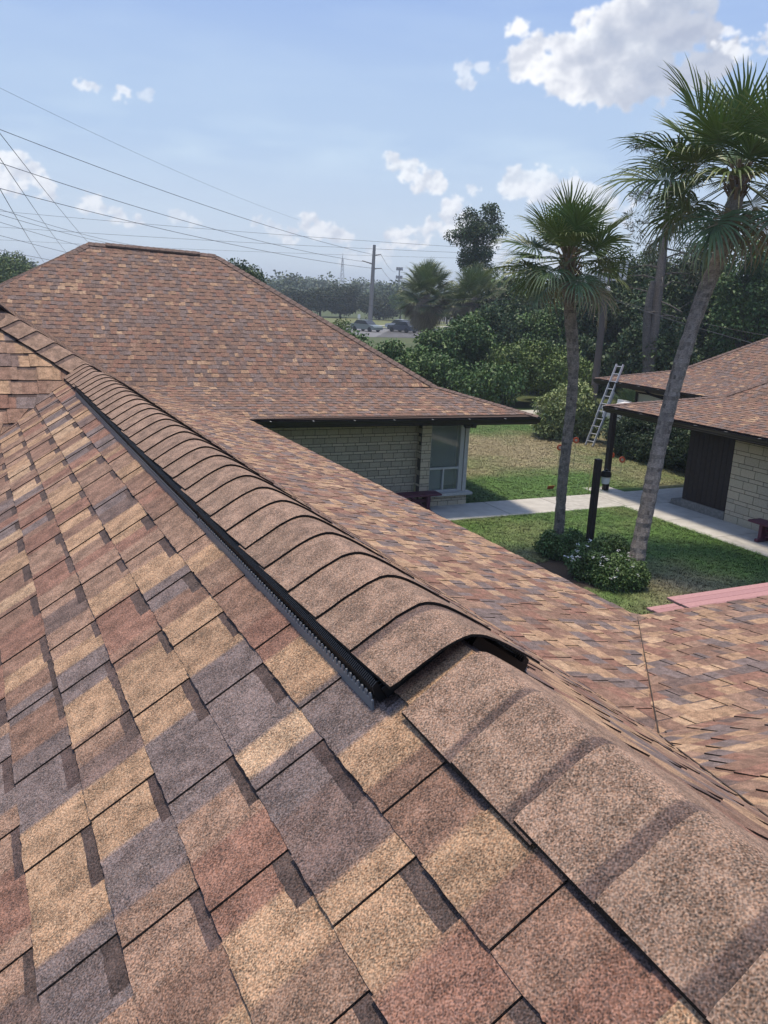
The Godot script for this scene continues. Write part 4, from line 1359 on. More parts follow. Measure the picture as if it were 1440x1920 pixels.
# lobes: [centre, radii]; sprigs are strewn through the shell of each lobe, leaving gaps
func foliage(t: Node3D, lobes: Array, kind: String, per: float, seed_: int, size := 1.0, called := "crown") -> void:
	var r := RandomNumberGenerator.new()
	r.seed = seed_
	var nz := FastNoiseLite.new()
	nz.seed = seed_; nz.frequency = 0.55 / size
	var st := SurfaceTool.new()
	for lb in lobes:
		var ce: Vector3 = lb[0]
		var ra: Vector3 = lb[1]
		var n := int(per * (ra.x * ra.y + ra.y * ra.z + ra.x * ra.z))
		for i in n:
			var d := Vector3(r.randfn(), r.randfn() * 0.95 + 0.12, r.randfn()).normalized()
			var p := ce + d * ra * (0.55 + 0.45 * pow(r.randf(), 0.5))
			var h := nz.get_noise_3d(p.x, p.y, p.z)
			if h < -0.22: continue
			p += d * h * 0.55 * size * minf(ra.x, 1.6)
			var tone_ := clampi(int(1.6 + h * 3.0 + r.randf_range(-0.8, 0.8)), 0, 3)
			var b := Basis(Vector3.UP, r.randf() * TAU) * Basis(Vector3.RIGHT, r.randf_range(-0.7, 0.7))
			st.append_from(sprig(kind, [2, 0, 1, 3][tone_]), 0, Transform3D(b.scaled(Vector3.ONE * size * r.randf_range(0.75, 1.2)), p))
	var o := MeshInstance3D.new()
	o.name = called
	o.mesh = st.commit()
	o.material_override = M.leaf
	o.position = -root_of(t)
	t.add_child(o, true)
	o.set_meta("kind", "stuff")
func crown_lobes(ce: Vector3, ra: Vector3, n: int, seed_: int) -> Array:
	var r := RandomNumberGenerator.new()
	r.seed = seed_
	var out := [[ce, ra * 0.72]]
	for i in n:
		var a := TAU * i / n + r.randf_range(-0.4, 0.4)
		var e := r.randf_range(-0.5, 0.95)
		var d := Vector3(cos(a) * sqrt(1 - e * e), e, sin(a) * sqrt(1 - e * e))
		out.append([ce + d * ra * r.randf_range(0.55, 0.75), ra * r.randf_range(0.3, 0.48)])
	return out
func tree(called: String, label: String, category: String, base: Vector3, ce: Vector3, ra: Vector3, kind: String, per: float, seed_: int, trunk: float, size := 1.0, group := "", lobes := 7) -> Node3D:
	var t := thing(called, label, category, base, group)
	var r := RandomNumberGenerator.new()
	r.seed = seed_ + 1
	var mb := MB.new()
	var fork := base.lerp(ce, 0.55) + Vector3(r.randf_range(-0.2, 0.2), 0, r.randf_range(-0.2, 0.2))
	mb.tube(curve_points([base, base.lerp(fork, 0.5) + Vector3(r.randf_range(-0.1, 0.1), 0, 0.05), fork], 7), [trunk * 1.4, trunk * 1.1, trunk, trunk * 0.95, trunk * 0.9, trunk * 0.85, trunk * 0.8], 8)
	var ls := crown_lobes(ce, ra, lobes, seed_)
	for i in range(1, ls.size()):
		var e: Vector3 = ls[i][0]
		mb.tube(curve_points([fork, fork.lerp(e, 0.5) + Vector3(0, 0.12 * ra.y, 0), e], 5), [trunk * 0.6, trunk * 0.45, trunk * 0.32, trunk * 0.2, trunk * 0.08], 5)
	part("trunk", mb, M.bark, t)
	foliage(t, ls, kind, per, seed_, size)
	return t

func plants() -> void:
	palm("slender straight cabbage palm rising from the flower bed beside the lamp post", [Vector3(10.98, -0.05, -13.76), Vector3(10.86, 1.6, -13.68), Vector3(10.80, 3.6, -13.6), Vector3(10.52, 5.1, -13.6), Vector3(10.42, 5.95, -13.62)], 0.104, 0.118, 0.58, 0.78, 33, 5, -46.0, 2)
	palm("tall leaning cabbage palm with a thick curved trunk, its head cut by the picture edge", [Vector3(10.99, -0.05, -11.5), Vector3(11.36, 1.25, -11.75), Vector3(11.80, 2.65, -12.05), Vector3(12.22, 3.9, -12.25), Vector3(12.72, 5.2, -12.42), Vector3(13.22, 6.3, -12.52), Vector3(13.52, 7.6, -12.64)], 0.14, 0.145, 1.0, 1.2, 36, 9, -52.0, 2)
	# flower bushes at the foot of the palms
	var spots := [[Vector3(10.72, 0, -13.35), 0.48, "small round green bush hugging the foot of the straight palm"], [Vector3(10.55, 0, -12.0), 0.58, "white flowering bush in front of the lamp post"], [Vector3(10.95, 0, -12.2), 0.55, "loose white flowering bush between the lamp post and the leaning palm"], [Vector3(10.6, 0, -11.5), 0.45, "low white flowering bush against the leaning palm's foot"]]
	for i in spots.size():
		var q: Array = spots[i]
		var t := thing("flower_bush", q[2], "bush", q[0], "bushes in the flower bed")
		var p: Vector3 = q[0]
		var s: float = q[1]
		foliage(t, [[p + Vector3(0, s * 0.5, 0), Vector3(s, s * 0.62, s)], [p + Vector3(s * 0.4, s * 0.4, s * 0.3), Vector3(s, s, s) * 0.55], [p + Vector3(-s * 0.4, s * 0.35, 0), Vector3(s, s, s) * 0.5]], "bed", 420.0, 200 + i, 0.95, "leaves")
		var mb := MB.new()
		for k in 7:
			var a := k * 2.4
			mb.tube([p, p + Vector3(cos(a) * s * 0.3, s * 0.4, sin(a) * s * 0.3), p + Vector3(cos(a) * s * 0.7, s * 0.8, sin(a) * s * 0.7)], [0.012, 0.008, 0.004], 5)
		part("stems", mb, M.bark, t)
		if i:
			var r := RandomNumberGenerator.new()
			r.seed = 60 + i
			mb = MB.new()
			for k in 24:
				var a := r.randf() * TAU
				var e := r.randf_range(0.15, 0.95)
				var c := p + Vector3(cos(a) * sqrt(1 - e * e) * s * 1.1, s * 0.5 + e * s * 0.68, sin(a) * sqrt(1 - e * e) * s * 1.1)
				for j in 4 + r.randi() % 4:
					var f := c + Vector3(r.randfn(), r.randfn() * 0.5, r.randfn()) * 0.022
					for h in 4:
						var aa := TAU * h / 4.0 + r.randf()
						var u := Vector3(cos(aa), 0.25, sin(aa)) * 0.017
						var v := Vector3(-sin(aa), 0, cos(aa)) * 0.008
						mb.quad(f, f + u * 0.6 + v, f + u, f + u * 0.6 - v, Color(0.72, 0.74, 0.76))
			part("flowers", mb, M.vc, t, "stuff")
	# hedge and shrubs in front of the other building
	var h := thing("hedge", "dense dark green clipped hedge beside the porch post, in front of the building", "hedge", Vector3(20.7, 0, -21.2))
	var lobes := []
	for i in 11:
		for j in 3: lobes.append([Vector3(20.2 + 0.55 * j, 0.72, -22.7 + 0.38 * i), Vector3(0.42, 0.74, 0.42)])
	foliage(h, lobes, "hedge", 95.0, 300, 1.0, "leaves")
	var mb := MB.new()
	for i in 14: mb.tube([Vector3(20.7, 0, -23.2 + 0.34 * i), Vector3(20.6 + 0.2 * sin(i), 1.1, -23.2 + 0.34 * i)], [0.03, 0.012], 5)
	part("stems", mb, M.bark, h)
	h = thing("variegated_shrub", "mounded pale yellow green variegated shrub behind the straight palm", "shrub", Vector3(20.3, 0, -26.3))
	foliage(h, [[Vector3(20.6, 1.2, -26.0), Vector3(0.85, 0.75, 0.85)], [Vector3(20.2, 0.8, -26.7), Vector3(0.7, 0.65, 0.7)], [Vector3(20.0, 0.5, -25.9), Vector3(0.6, 0.5, 0.6)], [Vector3(21.0, 0.95, -26.6), Vector3(0.8, 0.8, 0.8)], [Vector3(21.0, 0.7, -25.5), Vector3(0.6, 0.6, 0.5)]], "pale", 75.0, 310, 1.0, "leaves")
	mb = MB.new()
	for i in 9: mb.tube([Vector3(20.3, 0, -26.3), Vector3(20.3 + 0.4 * cos(i * 2.4), 0.5, -26.3 + 0.4 * sin(i * 2.4)), Vector3(20.3 + 0.9 * cos(i * 2.4), 1.2, -26.3 + 0.9 * sin(i * 2.4))], [0.04, 0.025, 0.01], 5)
	part("stems", mb, M.bark, h)
	skirted_palm("bushy palm with a brown hanging skirt, left of a pair beyond the lawn", [Vector3(29.9, 0, -54.9), Vector3(29.8, 3, -54.7), Vector3(29.7, 5.3, -54.6)], 2.15, 21)
	skirted_palm("bushy palm with a bare lower trunk, right of a pair beyond the lawn", [Vector3(30.6, 0, -51.8), Vector3(31.2, 2.6, -51.5), Vector3(31.7, 5.1, -51.3)], 2.1, 22)
	# vine-smothered tree standing over them
	var t := thing("vine_covered_tree", "tall narrow tree smothered in vines, standing over the pair of skirted palms", "tree", Vector3(36.4, 0, -59.3))
	mb = MB.new()
	mb.tube([Vector3(36.4, 0, -59.3), Vector3(36.3, 6, -59.3), Vector3(36.6, 11, -59.6)], [0.4, 0.3, 0.1], 8)
	mb.tube([Vector3(36.3, 9.4, -59.3), Vector3(34.6, 9.6, -60.2)], [0.1, 0.03], 5)
	part("trunk", mb, M.bark, t)
	foliage(t, [[Vector3(36.3, 9.0, -59.3), Vector3(1.25, 1.6, 1.25)], [Vector3(35.8, 10.6, -59.6), Vector3(0.8, 1.0, 0.8)], [Vector3(37.4, 11.0, -59.0), Vector3(0.75, 1.0, 0.75)], [Vector3(36.6, 7.2, -59.2), Vector3(1.2, 1.4, 1.1)], [Vector3(34.9, 9.6, -60.0), Vector3(0.8, 0.3, 0.4)], [Vector3(37.0, 5.5, -59.2), Vector3(1.0, 1.5, 1.0)], [Vector3(36.9, 9.9, -59.0), Vector3(0.9, 0.9, 0.9)], [Vector3(37.9, 10.2, -58.8), Vector3(0.4, 0.4, 0.4)]], "dark", 15.0, 320, 0.8)
	# the thicket
	var bushes := [
		[Vector3(17.6, 0, -35.4), 1.25, 2.7, "vine", "young leafy tree at the edge of the shingled roof, in front of the road"],
		[Vector3(20.0, 0, -36.4), 1.9, 2.6, "vine", "low vine covered bush left of the thicket"],
		[Vector3(23.0, 0, -38.5), 2.2, 3.9, "vine", "tall vine draped mound below the skirted palms"],
		[Vector3(25.4, 0, -40.3), 2.1, 4.3, "dark", "dark upright bush below the right skirted palm"],
		[Vector3(24.4, 0, -35.4), 2.0, 3.1, "light", "sunlit yellow green bush in the middle of the thicket"],
		[Vector3(26.1, 0, -34.3), 1.9, 2.7, "light", "broad light green bush left of the straight palm's trunk"],
		[Vector3(21.6, 0, -33.6), 1.8, 1.9, "vine", "lowest bush, just above the far roof's right hip"],
		[Vector3(15.6, 0, -34.6), 1.1, 3.2, "vine", "slender sapling nearest the far roof's hip"],
		[Vector3(29.2, 0, -40.6), 2.3, 4.4, "vine", "rounded vine covered bush between the right skirted palm and the straight palm"],
		[Vector3(28.0, 0, -35.6), 2.0, 3.0, "dark", "dark bush behind the variegated shrub"],
	]
	for i in bushes.size():
		var q: Array = bushes[i]
		var p: Vector3 = q[0]
		tree("bush", q[4], "bush", p, p + Vector3(0, q[2] * 0.55, 0), Vector3(q[1], q[2] * 0.5, q[1]), q[3], 19.0, 400 + i, 0.06, 0.85, "bushes of the thicket", 8)
	var trees := [
		[Vector3(55.4, 0, -81.7), 4.2, Vector3(3.8, 3.2, 3.4), "oak", "hazy blue green tree farther back between the skirted palm and the thicket", 0.8, 6.0],
		[Vector3(32.2, 0, -43.9), 3.7, Vector3(2.6, 2.9, 2.4), "dark", "broad dark tree behind the straight palm's left side", 0.9, 15.0],
		[Vector3(33.0, 0, -40.0), 3.7, Vector3(2.8, 3.2, 2.4), "dark", "dark tree directly behind the straight palm's trunk", 0.9, 15.0],
		[Vector3(38.0, 0, -42.6), 5.4, Vector3(2.6, 4.2, 2.4), "dark", "tallest dark tree, left of the bare snag", 0.9, 14.0],
		[Vector3(36.4, 0, -35.5), 4.6, Vector3(3.2, 4.2, 2.6), "dark", "wide dark tree behind the leaning palm's trunk", 0.9, 14.0],
		[Vector3(34.6, 0, -30.6), 4.4, Vector3(1.9, 4.1, 1.9), "vine", "airy bright topped tree above the other building's roof", 0.9, 12.0],
		[Vector3(37.2, 0, -28.8), 4.0, Vector3(2.6, 3.8, 2.4), "dark", "dark tree at the edge of the picture above the other building's roof", 0.9, 13.0],
		[Vector3(30.6, 0, -32.6), 2.3, Vector3(2.4, 2.3, 2.0), "dark", "low dark tree behind the other building's upper eave", 0.9, 15.0],
		[Vector3(33.4, 0, -34.6), 2.7, Vector3(2.4, 2.7, 2.0), "dark", "low dark tree behind the bare snag's foot", 0.9, 15.0],
	]
	for i in trees.size():
		var q: Array = trees[i]
		var p: Vector3 = q[0]
		tree("tree", q[4], "tree", p, p + Vector3(0, q[1], 0), q[2], q[3], q[6], 500 + i, 0.16, q[5], "trees beyond the lawn", 9)
	tree("tree", "leafy tree showing over the far roof's right shoulder", "tree", Vector3(14.2, 0, -48.5), Vector3(14.2, 4.9, -48.5), Vector3(1.7, 1.7, 1.5), "dark", 12.0, 540, 0.13, 0.8, "trees beyond the lawn", 7)
	tree("tree", "bright green treetop at the left edge of the picture", "tree", Vector3(3.4, 0, -90.0), Vector3(3.4, 4.4, -90.0), Vector3(4.2, 2.6, 3.4), "light", 5.0, 541, 0.25, 1.3, "trees beyond the far roof", 8)
	tree("tree", "second green treetop at the left edge, nearer the far roof's hip", "tree", Vector3(8.8, 0, -93.0), Vector3(8.8, 4.3, -93.0), Vector3(3.2, 2.3, 3.0), "vine", 5.0, 542, 0.25, 1.2, "trees beyond the far roof", 8)
	tree("bush", "small green bush peeping over the far roof's hip", "bush", Vector3(23.4, 0, -57.0), Vector3(23.4, 1.7, -57.0), Vector3(1.3, 1.5, 1.2), "light", 14.0, 543, 0.08, 0.9, "bushes of the thicket", 6)
	tree("bush", "smaller dark bush left of the bush that peeps over the far roof's hip", "bush", Vector3(21.8, 0, -58.6), Vector3(21.8, 1.8, -58.6), Vector3(1.2, 1.5, 1.2), "vine", 14.0, 544, 0.08, 0.9, "bushes of the thicket", 6)
	# bare, broken pine behind the leaning palm
	t = thing("pine_tree", "tall sparse pine with a bare trunk and dead branches behind the leaning palm", "tree", Vector3(29.0, 0, -31.0))
	mb = MB.new()
	mb.tube(curve_points([Vector3(29.0, 0, -31.0), Vector3(29.2, 3.5, -31.2), Vector3(29.75, 7.2, -31.8), Vector3(30.3, 10.2, -32.4), Vector3(31.0, 13.0, -33.0)], 16), [0.34, 0.31, 0.29, 0.27, 0.26, 0.25, 0.23, 0.22, 0.2, 0.18, 0.16, 0.14, 0.11, 0.09, 0.06, 0.03], 9)
	mb.tube(curve_points([Vector3(29.1, 1.5, -31.1), Vector3(28.9, 4.5, -31.4), Vector3(29.1, 6.2, -31.5)], 7), [0.2, 0.2, 0.2, 0.19, 0.18, 0.17, 0.12], 8)
	part("trunk", mb, M.bark, t)
	var r := RandomNumberGenerator.new()
	r.seed = 71
	mb = MB.new()
	var tufts := []
	for k in 34:
		var y := 4.6 + 8.2 * k / 34.0
		var a := k * 2.4 + r.randf()
		var o := Vector3(29.2 + (y - 3.5) * 0.19, y, -31.1 - (y - 3.5) * 0.2)
		var l := r.randf_range(0.7, 1.9)
		var e := o + Vector3(cos(a) * l, r.randf_range(-0.5, 0.5), sin(a) * l)
		var mdl := o.lerp(e, 0.5) + Vector3(0, r.randf_range(-0.1, 0.4), 0)
		mb.tube(curve_points([o, mdl, e], 5), [0.05, 0.04, 0.03, 0.02, 0.01], 5)
		for j in 4:
			var s := mdl.lerp(e, r.randf())
			mb.tube([s, s + Vector3(r.randfn(), r.randfn() * 0.5, r.randfn()) * 0.4], [0.012, 0.004], 4)
		if y > 6.5 and r.randf() < 0.75: tufts.append([e, Vector3(0.55, 0.35, 0.55)])
	part("branches", mb, M.bark, t, "stuff")
	foliage(t, tufts, "needle", 9.0, 330, 0.75)
	# low palmetto fan behind the ladder
	t = thing("palmetto", "small fan leaved palmetto behind the ladder, under the trees", "plant", Vector3(25.4, 0, -27.9))
	var fm := frond_mesh(90, 0.75, 0.6, Color(0.06, 0.10, 0.035), Color(0.16, 0.16, 0.08), 0.35)
	for k in 16:
		var el := deg_to_rad(80.0 - 4.2 * k)
		var az := k * 2.4
		var d := Vector3(cos(az) * cos(el), sin(el), sin(az) * cos(el))
		var xx := Vector3.UP.cross(-d).normalized()
		put("frond", fm, M.palm, t, Transform3D(Basis(xx, (-d).cross(xx), -d), Vector3(25.4, 0.45, -27.9)))
	# row of oaks along the road and the far woods
	var names := ["first", "second", "third", "fourth", "fifth", "sixth", "seventh"]
	for i in 7:
		var f := i / 6.0
		var p := Vector3(lerpf(40.0, 74.0, f), 0, lerpf(-166.0, -157.0, f) + 3.0 * sin(i * 2.2))
		var hgt := 2.9 + 0.4 * sin(i * 1.7)
		tree("oak_tree", names[i] + " dark oak from the left in the row beyond the road", "tree", p, p + Vector3(0, hgt, 0), Vector3(4.0, 2.6 + 0.4 * sin(i * 2.9), 3.2), "oak", 6.5, 600 + i, 0.22, 1.0, "oaks beyond the road", 8)
	for i in 3:
		var p := Vector3(76.0 + 7.0 * i, 0, -150.0 + 6.0 * i)
		tree("oak_tree", ["small oak beside the utility pole's right side", "low oak between the utility pole and the skirted palms", "oak half hidden behind the left skirted palm"][i], "tree", p, p + Vector3(0, 3.2, 0), Vector3(3.0, 2.0, 2.8), "vine", 5.0, 620 + i, 0.18, 1.0, "oaks beyond the road", 7)
	var wood := Node3D.new()
	wood.name = "woods"
	add_child(wood)
	tag(wood, "far off hazy green woods along the horizon", "woods", "", "stuff")
	r.seed = 15
	var wl := []
	for k in 330:
		var az := deg_to_rad(r.randf_range(-32.0, 84.0))
		var d := r.randf_range(230.0, 620.0)
		var hgt := r.randf_range(3.4, 5.0) + maxf(0.0, (d - 350.0) * 0.006)
		wl.append([Vector3(sin(az) * d, hgt * 0.9, -cos(az) * d), Vector3(7.0, hgt, 6.0)])
	foliage(wood, wl, "far", 0.28, 340, 1.0, "treetops")
	var near_wood := Node3D.new()
	near_wood.name = "woodland"
	add_child(near_wood)
	tag(near_wood, "dark continuous woodland closing the view behind the nearer trees", "woods", "", "stuff")
	wl = []
	for k in 46:
		var az := deg_to_rad(lerpf(33.0, 66.0, k / 45.0))
		var d := r.randf_range(50.0, 62.0)
		var hgt := r.randf_range(2.2, 3.3) + 0.5 * smoothstep(40.0, 48.0, rad_to_deg(az))
		wl.append([Vector3(sin(az) * d, hgt, -cos(az) * d), Vector3(2.4, hgt, 2.0)])
	foliage(near_wood, wl, "dark", 4.5, 341, 1.25, "treetops")

# ---------------------------------------------------------------- small things
func wire(label: String, a: Vector3, c: Vector3, sag: float, ext: float, rad: float, group := "overhead wires") -> void:
	var mb := MB.new()
	var p := []
	var rr := []
	for i in 41:
		var f := lerpf(-ext, 1.0, i / 40.0)
		var g := (f + ext) / (1.0 + ext)
		p.append(a.lerp(c, f) - Vector3(0, sag * 4.0 * g * (1.0 - g), 0))
		rr.append(rad * 0.75)
	mb.tube(p, rr, 5)
	var o := part("power_line", mb, M.wire, self)
	tag(o, label, "wire", group)
func things() -> void:
	# lamp post
	var t := thing("lamp_post", "square dark brown wooden post with a jar shaped lamp, between the two palms", "lamp post", Vector3(10.94, 0, -12.75))
	var mb := MB.new()
	mb.chamfered(Vector3(10.88, 0, -12.81), Vector3(11.0, 2.14, -12.69), 0.01)
	part("post", mb, M.brown, t)
	var lm := holder("lamp", t)
	mb = MB.new()
	mb.beam(Vector3(10.99, 1.83, -12.73), Vector3(11.05, 1.83, -12.70), 0.04, 0.05)
	mb.tube([Vector3(11.11, 1.80, -12.68), Vector3(11.11, 1.86, -12.68), Vector3(11.11, 1.90, -12.68), Vector3(11.11, 1.905, -12.68)], [0.105, 0.105, 0.085, 0.05], 16)
	mb.tube([Vector3(11.11, 1.90, -12.68), Vector3(11.11, 1.945, -12.68)], [0.03, 0.03], 8)
	part("hood", mb, M.black, lm)
	mb = MB.new()
	mb.tube([Vector3(11.11, 1.655, -12.68), Vector3(11.11, 1.662, -12.68), Vector3(11.11, 1.73, -12.68), Vector3(11.11, 1.80, -12.68)], [0.05, 0.075, 0.085, 0.09], 16)
	var jar := mat(Color(0.62, 0.63, 0.58), 0.25)
	part("jar", mb, jar, lm)
	# ladder: two sections against the upper eave
	t = thing("ladder", "aluminium extension ladder leaning against the other building's upper eave", "ladder", Vector3(20.3, 0, -24.24))
	var foot := Vector3(20.28, 0.0, -24.24)
	var top := Vector3(21.45, 2.95, -24.36)
	var d := (top - foot).normalized()
	var side := Vector3(0, 0, 1).slide(d).normalized()
	for sec in 2:
		var a := foot if sec == 0 else foot + d * 1.15 + Vector3(-0.04, 0.016, 0)
		var l := 2.15 if sec == 0 else (top - foot).length() - 1.15
		var hw := 0.20 if sec == 0 else 0.175
		for s in [-1, 1]:
			mb = MB.new()
			mb.beam(a + side * hw * s, a + side * hw * s + d * l, 0.03, 0.075, Color.WHITE, side.cross(d))
			part("rail", mb, M.alu, t)
		var k := 0.2
		while k < l - 0.05:
			mb = MB.new()
			mb.tube([a + d * k - side * hw, a + d * k + side * hw], [0.018, 0.018], 7)
			part("rung", mb, M.alu, t)
			k += 0.29
	for s in [-1, 1]:
		mb = MB.new()
		mb.box(Transform3D(Basis(), foot + side * 0.2 * s + Vector3(0, 0.02, 0)), Vector3(0.1, 0.04, 0.05))
		part("foot", mb, M.black, t)
	# picnic table with its bench
	t = thing("picnic_table", "faded pinkish red plank picnic table with a bench, under the roof edge by the lawn", "picnic table", Vector3(10.6, 0, -8.8))
	for i in 5:
		mb = MB.new()
		var z0 := -9.12 + i * 0.152
		mb.chamfered(Vector3(9.46 - 0.01 * (i % 2), 0.70, z0 + 0.003), Vector3(12.6, 0.742, z0 + 0.149), 0.006)
		part("tabletop_plank", mb, M.plank[i % 2], t)
	for s in [-9.47, -8.13]:
		for i in 2:
			mb = MB.new()
			mb.chamfered(Vector3(9.42 + 0.02 * i, 0.41, s + i * 0.128), Vector3(12.6, 0.45, s + i * 0.128 + 0.124), 0.006)
			part("bench_plank", mb, M.plank[i], t)
	for xx in [9.95, 12.1]:
		mb = MB.new()
		mb.beam(Vector3(xx, 0.0, -9.35), Vector3(xx, 0.69, -8.95), 0.04, 0.09); part("leg", mb, M.plum, t)
		mb = MB.new()
		mb.beam(Vector3(xx, 0.0, -8.15), Vector3(xx, 0.69, -8.55), 0.04, 0.09); part("leg", mb, M.plum, t)
		mb = MB.new()
		mb.beam(Vector3(xx + 0.05, 0.38, -9.45), Vector3(xx + 0.05, 0.38, -7.9), 0.04, 0.06); part("crossbar", mb, M.plum, t)
		mb = MB.new()
		mb.beam(Vector3(xx - 0.05, 0.66, -9.08), Vector3(xx - 0.05, 0.66, -8.4), 0.04, 0.06); part("crossbar", mb, M.plum, t)
	# plum benches against the two walls
	for k in 2:
		var at: Vector3 = [Vector3(15.98, 0.025, -12.0), Vector3(9.0, 0.0, -17.45)][k]
		var tn: float = [0.0, PI / 2][k]
		t = thing("bench", ["plum painted wooden bench against the tan stone wall", "plum painted wooden bench under the far roof's eave beside the pilaster"][k], "bench", Vector3.ZERO, "plum benches")
		for i in 2:
			mb = MB.new()
			mb.chamfered(Vector3(-0.2 + i * 0.203, 0.40, -1.12), Vector3(-0.003 + i * 0.203, 0.45, 1.12), 0.008)
			part("seat_plank", mb, M.plum, t)
		for s in [-0.8, 0.8]:
			mb = MB.new()
			mb.chamfered(Vector3(-0.14, 0.06, s - 0.045), Vector3(0.14, 0.40, s + 0.045), 0.008); part("leg", mb, M.plum, t)
			mb = MB.new()
			mb.chamfered(Vector3(-0.23, 0.0, s - 0.05), Vector3(0.23, 0.075, s + 0.05), 0.012); part("foot", mb, M.plum, t)
			mb = MB.new()
			mb.beam(Vector3(0, 0.10, s * 0.94), Vector3(0, 0.39, s * 0.4), 0.07, 0.05); part("brace", mb, M.plum, t)
		mb = MB.new()
		mb.chamfered(Vector3(-0.02, 0.22, -0.76), Vector3(0.02, 0.3, 0.76), 0.006); part("stretcher", mb, M.plum, t)
		t.position = at
		t.rotation.y = tn
	# markers and stakes on the front lawn
	var flags := [[Vector3(16.4, 0, -20.95), 0.62, "orange and white round marker on a thin stake, left of the straight palm's trunk"], [Vector3(17.2, 0, -21.2), 0.78, "orange round marker on a pale stake, right of the straight palm's trunk"], [Vector3(18.0, 0, -20.4), 0.42, "orange round marker left of a pair near the porch post"], [Vector3(18.05, 0, -19.95), 0.36, "orange round marker right of a pair near the porch post"]]
	for i in 4:
		t = thing("lawn_marker", flags[i][2], "marker", flags[i][0], "round lawn markers")
		var p: Vector3 = flags[i][0]
		var hh: float = flags[i][1]
		mb = MB.new()
		mb.tube([p, p + Vector3(0, hh, 0)], [0.008, 0.008], 6)
		part("stake", mb, mat(Color(0.35, 0.36, 0.22), 0.6), t)
		mb = MB.new()
		var dir := (EYE - p).slide(Vector3.UP).normalized().rotated(Vector3.UP, 0.5 * sin(i * 3.0))
		mb.tube([p + Vector3(0, hh + 0.07, 0) - dir * 0.014, p + Vector3(0, hh + 0.07, 0) + dir * 0.014], [0.095, 0.095], 16)
		part("disc", mb, mat(Color(0.62, 0.12, 0.05), 0.4), t)
		mb = MB.new()
		mb.tube([p + Vector3(0, hh + 0.07, 0) + dir * 0.012, p + Vector3(0, hh + 0.07, 0) + dir * 0.02], [0.045, 0.04], 12)
		part("centre", mb, mat(Color(0.6, 0.45, 0.38), 0.4), t)
	t = thing("stake", "thin yellow green stake at the path's edge beside the porch post", "stake", Vector3(15.15, 0, -17.94))
	mb = MB.new()
	mb.tube([Vector3(15.15, 0, -17.94), Vector3(15.2, 0.85, -17.94)], [0.012, 0.012], 6)
	part("rod", mb, mat(Color(0.5, 0.55, 0.16), 0.5), t)
	# small tag lying on the lawn
	t = thing("marker_flag", "small red flag lying low in the grass left of the stake", "flag", Vector3(14.3, 0, -18.5))
	mb = MB.new()
	mb.box(Transform3D(Basis(Vector3.RIGHT, 0.5), Vector3(14.3, 0.09, -18.5)), Vector3(0.22, 0.12, 0.006))
	part("cloth", mb, mat(Color(0.42, 0.09, 0.05), 0.7), t)
	mb = MB.new()
	mb.tube([Vector3(14.2, 0, -18.5), Vector3(14.2, 0.16, -18.53)], [0.004, 0.004], 5)
	part("wire", mb, M.alu, t)
	# white posts by the drive
	for k in 3:
		t = thing("drive_post", ["short white post at the drive, nearest the far roof's corner", "short white post at the drive, in the middle of three", "short white post at the drive, nearest the variegated shrub"][k], "post", Vector3(19.2 + 1.1 * k, 0, -30.0), "white posts by the drive")
		mb = MB.new()
		mb.chamfered(Vector3(19.14 + 1.1 * k, 0, -30.06), Vector3(19.26 + 1.1 * k, 0.3, -29.94), 0.01)
		part("shaft", mb, M.white, t)
		mb = MB.new()
		mb.chamfered(Vector3(19.12 + 1.1 * k, 0.3, -30.08), Vector3(19.28 + 1.1 * k, 0.33, -29.92), 0.008)
		part("post_cap", mb, M.white, t)
	# white trailer heaped with bags behind the building
	t = thing("utility_trailer", "white utility trailer heaped with pale bags, seen between the two eaves", "trailer", Vector3(24.6, 0, -26.9))
	mb = MB.new()
	mb.chamfered(Vector3(23.4, 0.55, -27.6), Vector3(25.8, 0.62, -26.2), 0.01)
	mb.block(Vector3(23.4, 0.62, -26.24), Vector3(25.8, 1.0, -26.2)); mb.block(Vector3(23.4, 0.62, -27.6), Vector3(25.8, 1.0, -27.56)); mb.block(Vector3(23.4, 0.62, -27.55), Vector3(23.44, 1.0, -26.25)); mb.block(Vector3(25.76, 0.62, -27.55), Vector3(25.8, 1.0, -26.25))
	part("bed", mb, M.white, t)
	for s in [-26.12, -27.68]:
		mb = MB.new()
		mb.tube([Vector3(24.6, 0.32, s - 0.09), Vector3(24.6, 0.32, s + 0.09)], [0.32, 0.32], 18)
		part("wheel", mb, M.black, t)
	for i in 5:
		mb = MB.new()
		mb.box(Transform3D(Basis.from_euler(Vector3(0.15 * sin(i * 2.0), i * 1.3, 0.2 * cos(i * 1.7))), Vector3(23.75 + 0.42 * i, 1.12 + 0.07 * sin(i * 2.0), -26.8 + 0.2 * cos(i * 3.0))), Vector3(0.52, 0.2, 0.36))
		part("bag", mb, M.white, t)
	# wooden service pole behind the shrubs
	t = thing("service_pole", "dark wooden service pole with white equipment at its top, behind the variegated shrub", "utility pole", Vector3(25.2, 0, -30.2))
	mb = MB.new()
	mb.tube([Vector3(25.2, 0, -30.2), Vector3(25.75, 3.2, -30.8), Vector3(26.2, 6.9, -31.25)], [0.17, 0.15, 0.12], 10)
	part("pole", mb, M.wood_pole, t)
	mb = MB.new()
	mb.chamfered(Vector3(25.55, 5.95, -31.5), Vector3(26.0, 6.45, -31.0), 0.03)
	part("transformer", mb, M.white, t)
	mb = MB.new()
	mb.beam(Vector3(25.7, 6.1, -31.3), Vector3(27.0, 6.2, -31.0), 0.1, 0.1)
	mb.tube([Vector3(26.95, 6.2, -31.0), Vector3(27.0, 7.0, -31.0)], [0.07, 0.05], 8); mb.tube([Vector3(26.7, 6.2, -31.05), Vector3(26.72, 6.75, -31.05)], [0.06, 0.06], 8)
	part("crossarm", mb, M.white, t)
